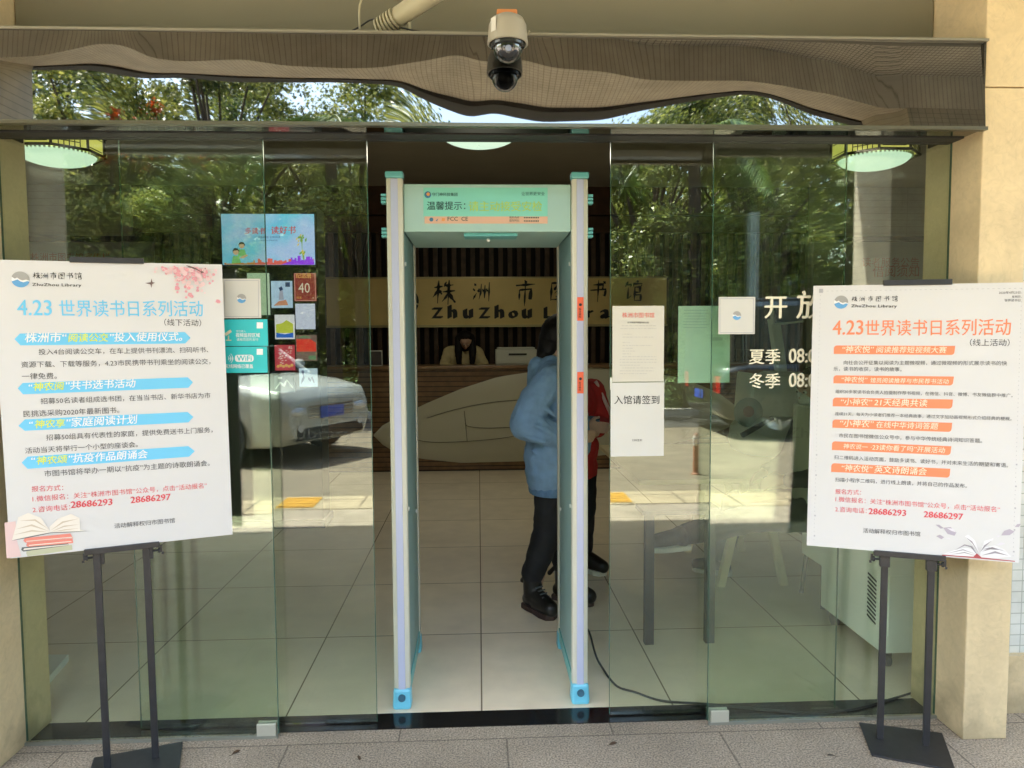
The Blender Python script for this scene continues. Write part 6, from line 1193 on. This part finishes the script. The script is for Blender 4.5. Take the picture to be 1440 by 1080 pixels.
# ---- vehicles
tyre = mat('tyre_rubber', (.018, .018, .018), .8, nz=(60, .3)); rim = mat('wheel_rim', (.42, .42, .43), .3, .8); vglass = mat('vehicle_glass', (.012, .016, .016), .06, coat=1.); chrome = mat('bright_trim', (.6, .6, .6), .15, 1.); lampg = mat('headlight_glass', (.55, .57, .58), .08, coat=1.); redl = mat('tail_light_red', (.35, .01, .01), .2); plate_b = mat('plate_blue', (.02, .08, .48), .4)
def vehicle(name, label, paint, prof, pos, ang, group=None):
    """prof: stations along the length (front first): x, z_bottom, z_belt, z_roof, half width at belt, half width at roof"""
    c_, s_ = math.cos(ang), math.sin(ang); W = lambda p: (pos[0]+p[0]*c_-p[1]*s_, pos[1]+p[0]*s_+p[1]*c_, p[2]+.004)
    t = Thing(name, label, 'car' if 'car' in name else 'van', (*pos, .004), group)
    def ring(x, zb, zt, wb, wt, cab):
        if not cab: a = [(wb-.06, zb), (wb, zb+.12), (wb+.015, (zb+zt)/2), (wb, zt-.10), (wb-.07, zt-.02), (wb*.5, zt+.015)]
        else: a = [(wb, zb), (wb-.02, zb+.05), ((wb+wt)/2, (zb+zt)/2), (wt+.04, zt-.12), (wt-.05, zt-.02), (wt*.5, zt+.01)]
        return [(x, y, z) for y, z in a]+[(x, -y, z) for y, z in a[::-1]]
    def loft(rows):
        m = MB(); n = len(rows[0]); m.add([p for r_ in rows for p in r_], [(i*n+j, i*n+(j+1) % n, (i+1)*n+(j+1) % n, (i+1)*n+j) for i in range(len(rows)-1) for j in range(n)]+[tuple(range(n))[::-1], tuple(range((len(rows)-1)*n, len(rows)*n))]); return m
    xs = [p[0] for p in prof]; m = loft([ring(p[0], p[1], p[2], p[4], 0, False) for p in prof]); m.v = [W(p) for p in m.v]; b = t.part('body', m, paint); bevel(b, .03, 3); smooth_by_angle(b, 50)
    cab = [p for p in prof if p[3] > p[2]+.05]; m = loft([ring(p[0], p[2]-.02, p[3], p[4]-.05, p[5], True) for p in cab]); m.v = [W(p) for p in m.v]; g_ = t.part('window_band', m, vglass); smooth_by_angle(g_, 40)
    m = loft([[(p[0], y, z) for y, z in ((p[5]-.02, p[3]-.05), (p[5]-.03, p[3]+.0), (p[5]*.5, p[3]+.03), (-p[5]*.5, p[3]+.03), (-p[5]+.03, p[3]+.0), (-p[5]+.02, p[3]-.05))] for p in cab[1:-1]]); m.v = [W(p) for p in m.v]; r_ = t.part('roof', m, paint); bevel(r_, .02, 2); smooth_by_angle(r_, 50)
    for sgn in (-1, 1):
        idx = sorted(set([0, 1, len(cab)//2, len(cab)-2, len(cab)-1]))
        m = MB()
        for i in (0, len(cab)//2, len(cab)-2):
            p = cab[i]; q_ = cab[1] if i == 0 else p; m.cyl(W((p[0], sgn*(p[4]-.052), p[2]-.02)), W((q_[0], sgn*(q_[5]+.01), q_[3]-.05)), .035, .03, 8)
        t.part('pillar', m, paint, angle=40)
    fx, bx = prof[0], prof[-1]
    for xw in (xs[0]-.88, xs[-1]+.85):
        for sgn in (-1, 1):
            w_ = max(p[4] for p in prof); yw = sgn*(w_-.11); m = MB(); m.lathe((0, 0, 0), [(.2, -.1), (.3, -.105), (.335, -.08), (.345, 0), (.335, .08), (.3, .105), (.2, .1), (.2, -.1)], 36, 'Y'); m.v = [W((p[0]+xw, p[1]+yw, p[2]+.342)) for p in m.v]; wh = t.part('wheel', m, tyre, angle=40)
            m = MB(); m.lathe((0, 0, 0), [(.0001, .03), (.06, .04), (.2, .085), (.205, .1), (.2, .06)], 30, 'Y')
            for k_ in range(5):
                a = k_*2*PI/5; m.obox((.12*math.cos(a), .07, .12*math.sin(a)), (math.cos(a), 0, math.sin(a)), (-math.sin(a), 0, math.cos(a)), (0, 1, 0), .08, .02, .016)
            m.v = [W((p[0]+xw, p[1]*sgn+yw, p[2]+.342)) for p in m.v]; t.part('rim', m, rim, angle=40, parent=wh)
            m = MB(); m.lathe((0, 0, 0), [(.36, -.02), (.40, -.02), (.40, .012), (.36, .012)], 36, 'Y'); m.v = [(p[0]+xw, p[1]+sgn*w_, p[2]+.342) for p in m.v]; m.v = [W((p[0], p[1], max(p[2], .2))) for p in m.v]; t.part('wheel_arch', m, mat('arch_black', (.02, .02, .02), .7), angle=40)
    for sgn in (-1, 1):
        zb = fx[2]; m = MB(); m.sph((xs[0]-.06, sgn*(fx[4]-.16), zb-.13), (.10, .19, .075), 18, 10); m.v = [W(p) for p in m.v]; t.part('headlight', m, lampg, smooth=True)
        m = MB(); m.cyl((xs[0]-.02, sgn*(fx[4]-.18), .45), (xs[0]+.012, sgn*(fx[4]-.18), .45), .05, n=18); m.v = [W(p) for p in m.v]; t.part('fog_light', m, lampg)
        m = MB(); m.box(xs[-1]-.012, xs[-1]+.05, sgn*(bx[4]-.12)-.09, sgn*(bx[4]-.12)+.09, bx[2]-.32, bx[2]-.06); m.v = [W(p) for p in m.v]; t.part('tail_light', m, redl, bev=.01)
        p = cab[0]; m = MB(); m.sph((p[0]-.35, sgn*(p[4]+.12), p[2]+.10), (.07, .12, .085), 16, 10); m.cyl((p[0]-.38, sgn*(p[4]-.04), p[2]+.03), (p[0]-.36, sgn*(p[4]+.08), p[2]+.07), .025, n=8); m.v = [W(q_) for q_ in m.v]; t.part('wing_mirror', m, paint, smooth=True)
        for dx in (cab[0][0]-1.05, cab[0][0]-2.0):
            if dx > xs[-1]+.8: m = MB(); m.box(dx-.09, dx+.09, sgn*(p[4]+.016)-.012, sgn*(p[4]+.016)+.012, p[2]-.17, p[2]-.14); m.v = [W(q_) for q_ in m.v]; t.part('door_handle', m, chrome, bev=.004)
    m = MB()
    for k_ in range(4): m.box(xs[0]-.03, xs[0]+.012, -.42, .42, fx[2]-.22+k_*.045, fx[2]-.20+k_*.045)
    m.v = [W(p) for p in m.v]; t.part('grille', m, chrome)
    m = MB(); m.box(xs[0]-.02, xs[0]+.008, -.62, .62, .30, .44); m.v = [W(p) for p in m.v]; t.part('lower_grille', m, mat('arch_black', (.02, .02, .02), .7))
    for xx in (xs[0]+.012, xs[-1]-.03): m = MB(); m.box(xx, xx+.012, -.22, .22, .55, .69); m.v = [W(p) for p in m.v]; t.part('number_plate', m, plate_b)
    return t
suv = [(0, .34, .78, .78, .74, .6), (-.12, .24, .92, .92, .84, .6), (-.55, .22, 1.0, 1.0, .90, .6), (-1.15, .22, 1.06, 1.06, .92, .6), (-1.75, .22, 1.08, 1.55, .93, .68), (-2.2, .22, 1.08, 1.68, .93, .70), (-3.0, .22, 1.08, 1.70, .93, .70), (-3.9, .24, 1.08, 1.64, .92, .68), (-4.35, .28, 1.06, 1.2, .88, .66), (-4.5, .36, .95, .95, .82, .6)]
suv[3] = (-1.15, .22, 1.06, 1.13, .92, .72)
hd = np.array([.87, .49]); ax = np.array([-2.66, -4.15]); vehicle('parked_car', 'white car parked at an angle on the sunlit plaza, mirrored in the glass', mat('car_white', (.43, .45, .42), .25, coat=.6), suv, tuple(ax+hd*.88), math.atan2(.49, .87))
van = [(0, .36, .85, .85, .80, .6), (-.12, .26, .98, .98, .90, .6), (-.6, .24, 1.12, 1.18, .94, .74), (-1.3, .24, 1.16, 1.9, .95, .78), (-1.8, .24, 1.16, 2.08, .95, .82), (-3.2, .24, 1.16, 2.12, .95, .83), (-4.6, .25, 1.16, 2.10, .95, .82), (-4.85, .30, 1.1, 1.7, .93, .78), (-4.95, .40, 1.0, 1.0, .88, .7)]
vehicle('added_van', 'black van added to darken the reflection behind the opening hours lettering', mat('van_black', (.012, .012, .013), .25, coat=.6), van, (8.55, -6.0), 0)  # van added to keep the mirrored area behind the lettering dark

# a few dry leaves on the paving
for px_, py_, a_, lab in ((862, 1046, .4, 'small dry leaf on the paving before the paper notices'), (505, 1066, 1.9, 'small dry leaf on the paving in front of the detector'), (1168, 1062, 2.7, 'small dry leaf on the paving beside the stand of the orange headed poster'), (332, 1058, .9, 'small dry leaf on the paving beside the stand of the blue headed poster')):
    c = G(px_, py_, .003); u_ = np.array([math.cos(a_), math.sin(a_), 0]); v_ = np.array([-u_[1], u_[0], 0]); m = MB(); P_ = [(-.018, 0, 0), (-.006, .006, .004), (.008, .005, .005), (.018, 0, .001), (.008, -.006, .0), (-.006, -.006, .001)]
    V_ = [c+u_*p[0]+v_*p[1]+np.array([0, 0, p[2]]) for p in P_]; m.add(V_+[v+np.array([0, 0, .0006]) for v in V_], [(0, 1, 2, 3, 4, 5), (11, 10, 9, 8, 7, 6)]+[(i, 6+i, 6+(i+1) % 6, (i+1) % 6) for i in range(6)]); m.cyl(c-u_*.018, c-u_*.028, .0007, .0005, 5)
    single('dry_leaf', m, mat('dry_leaf_brown', (.07, .04, .02), .8, nz=(90, .4)), lab, 'leaf', 'dry leaves on the paving')
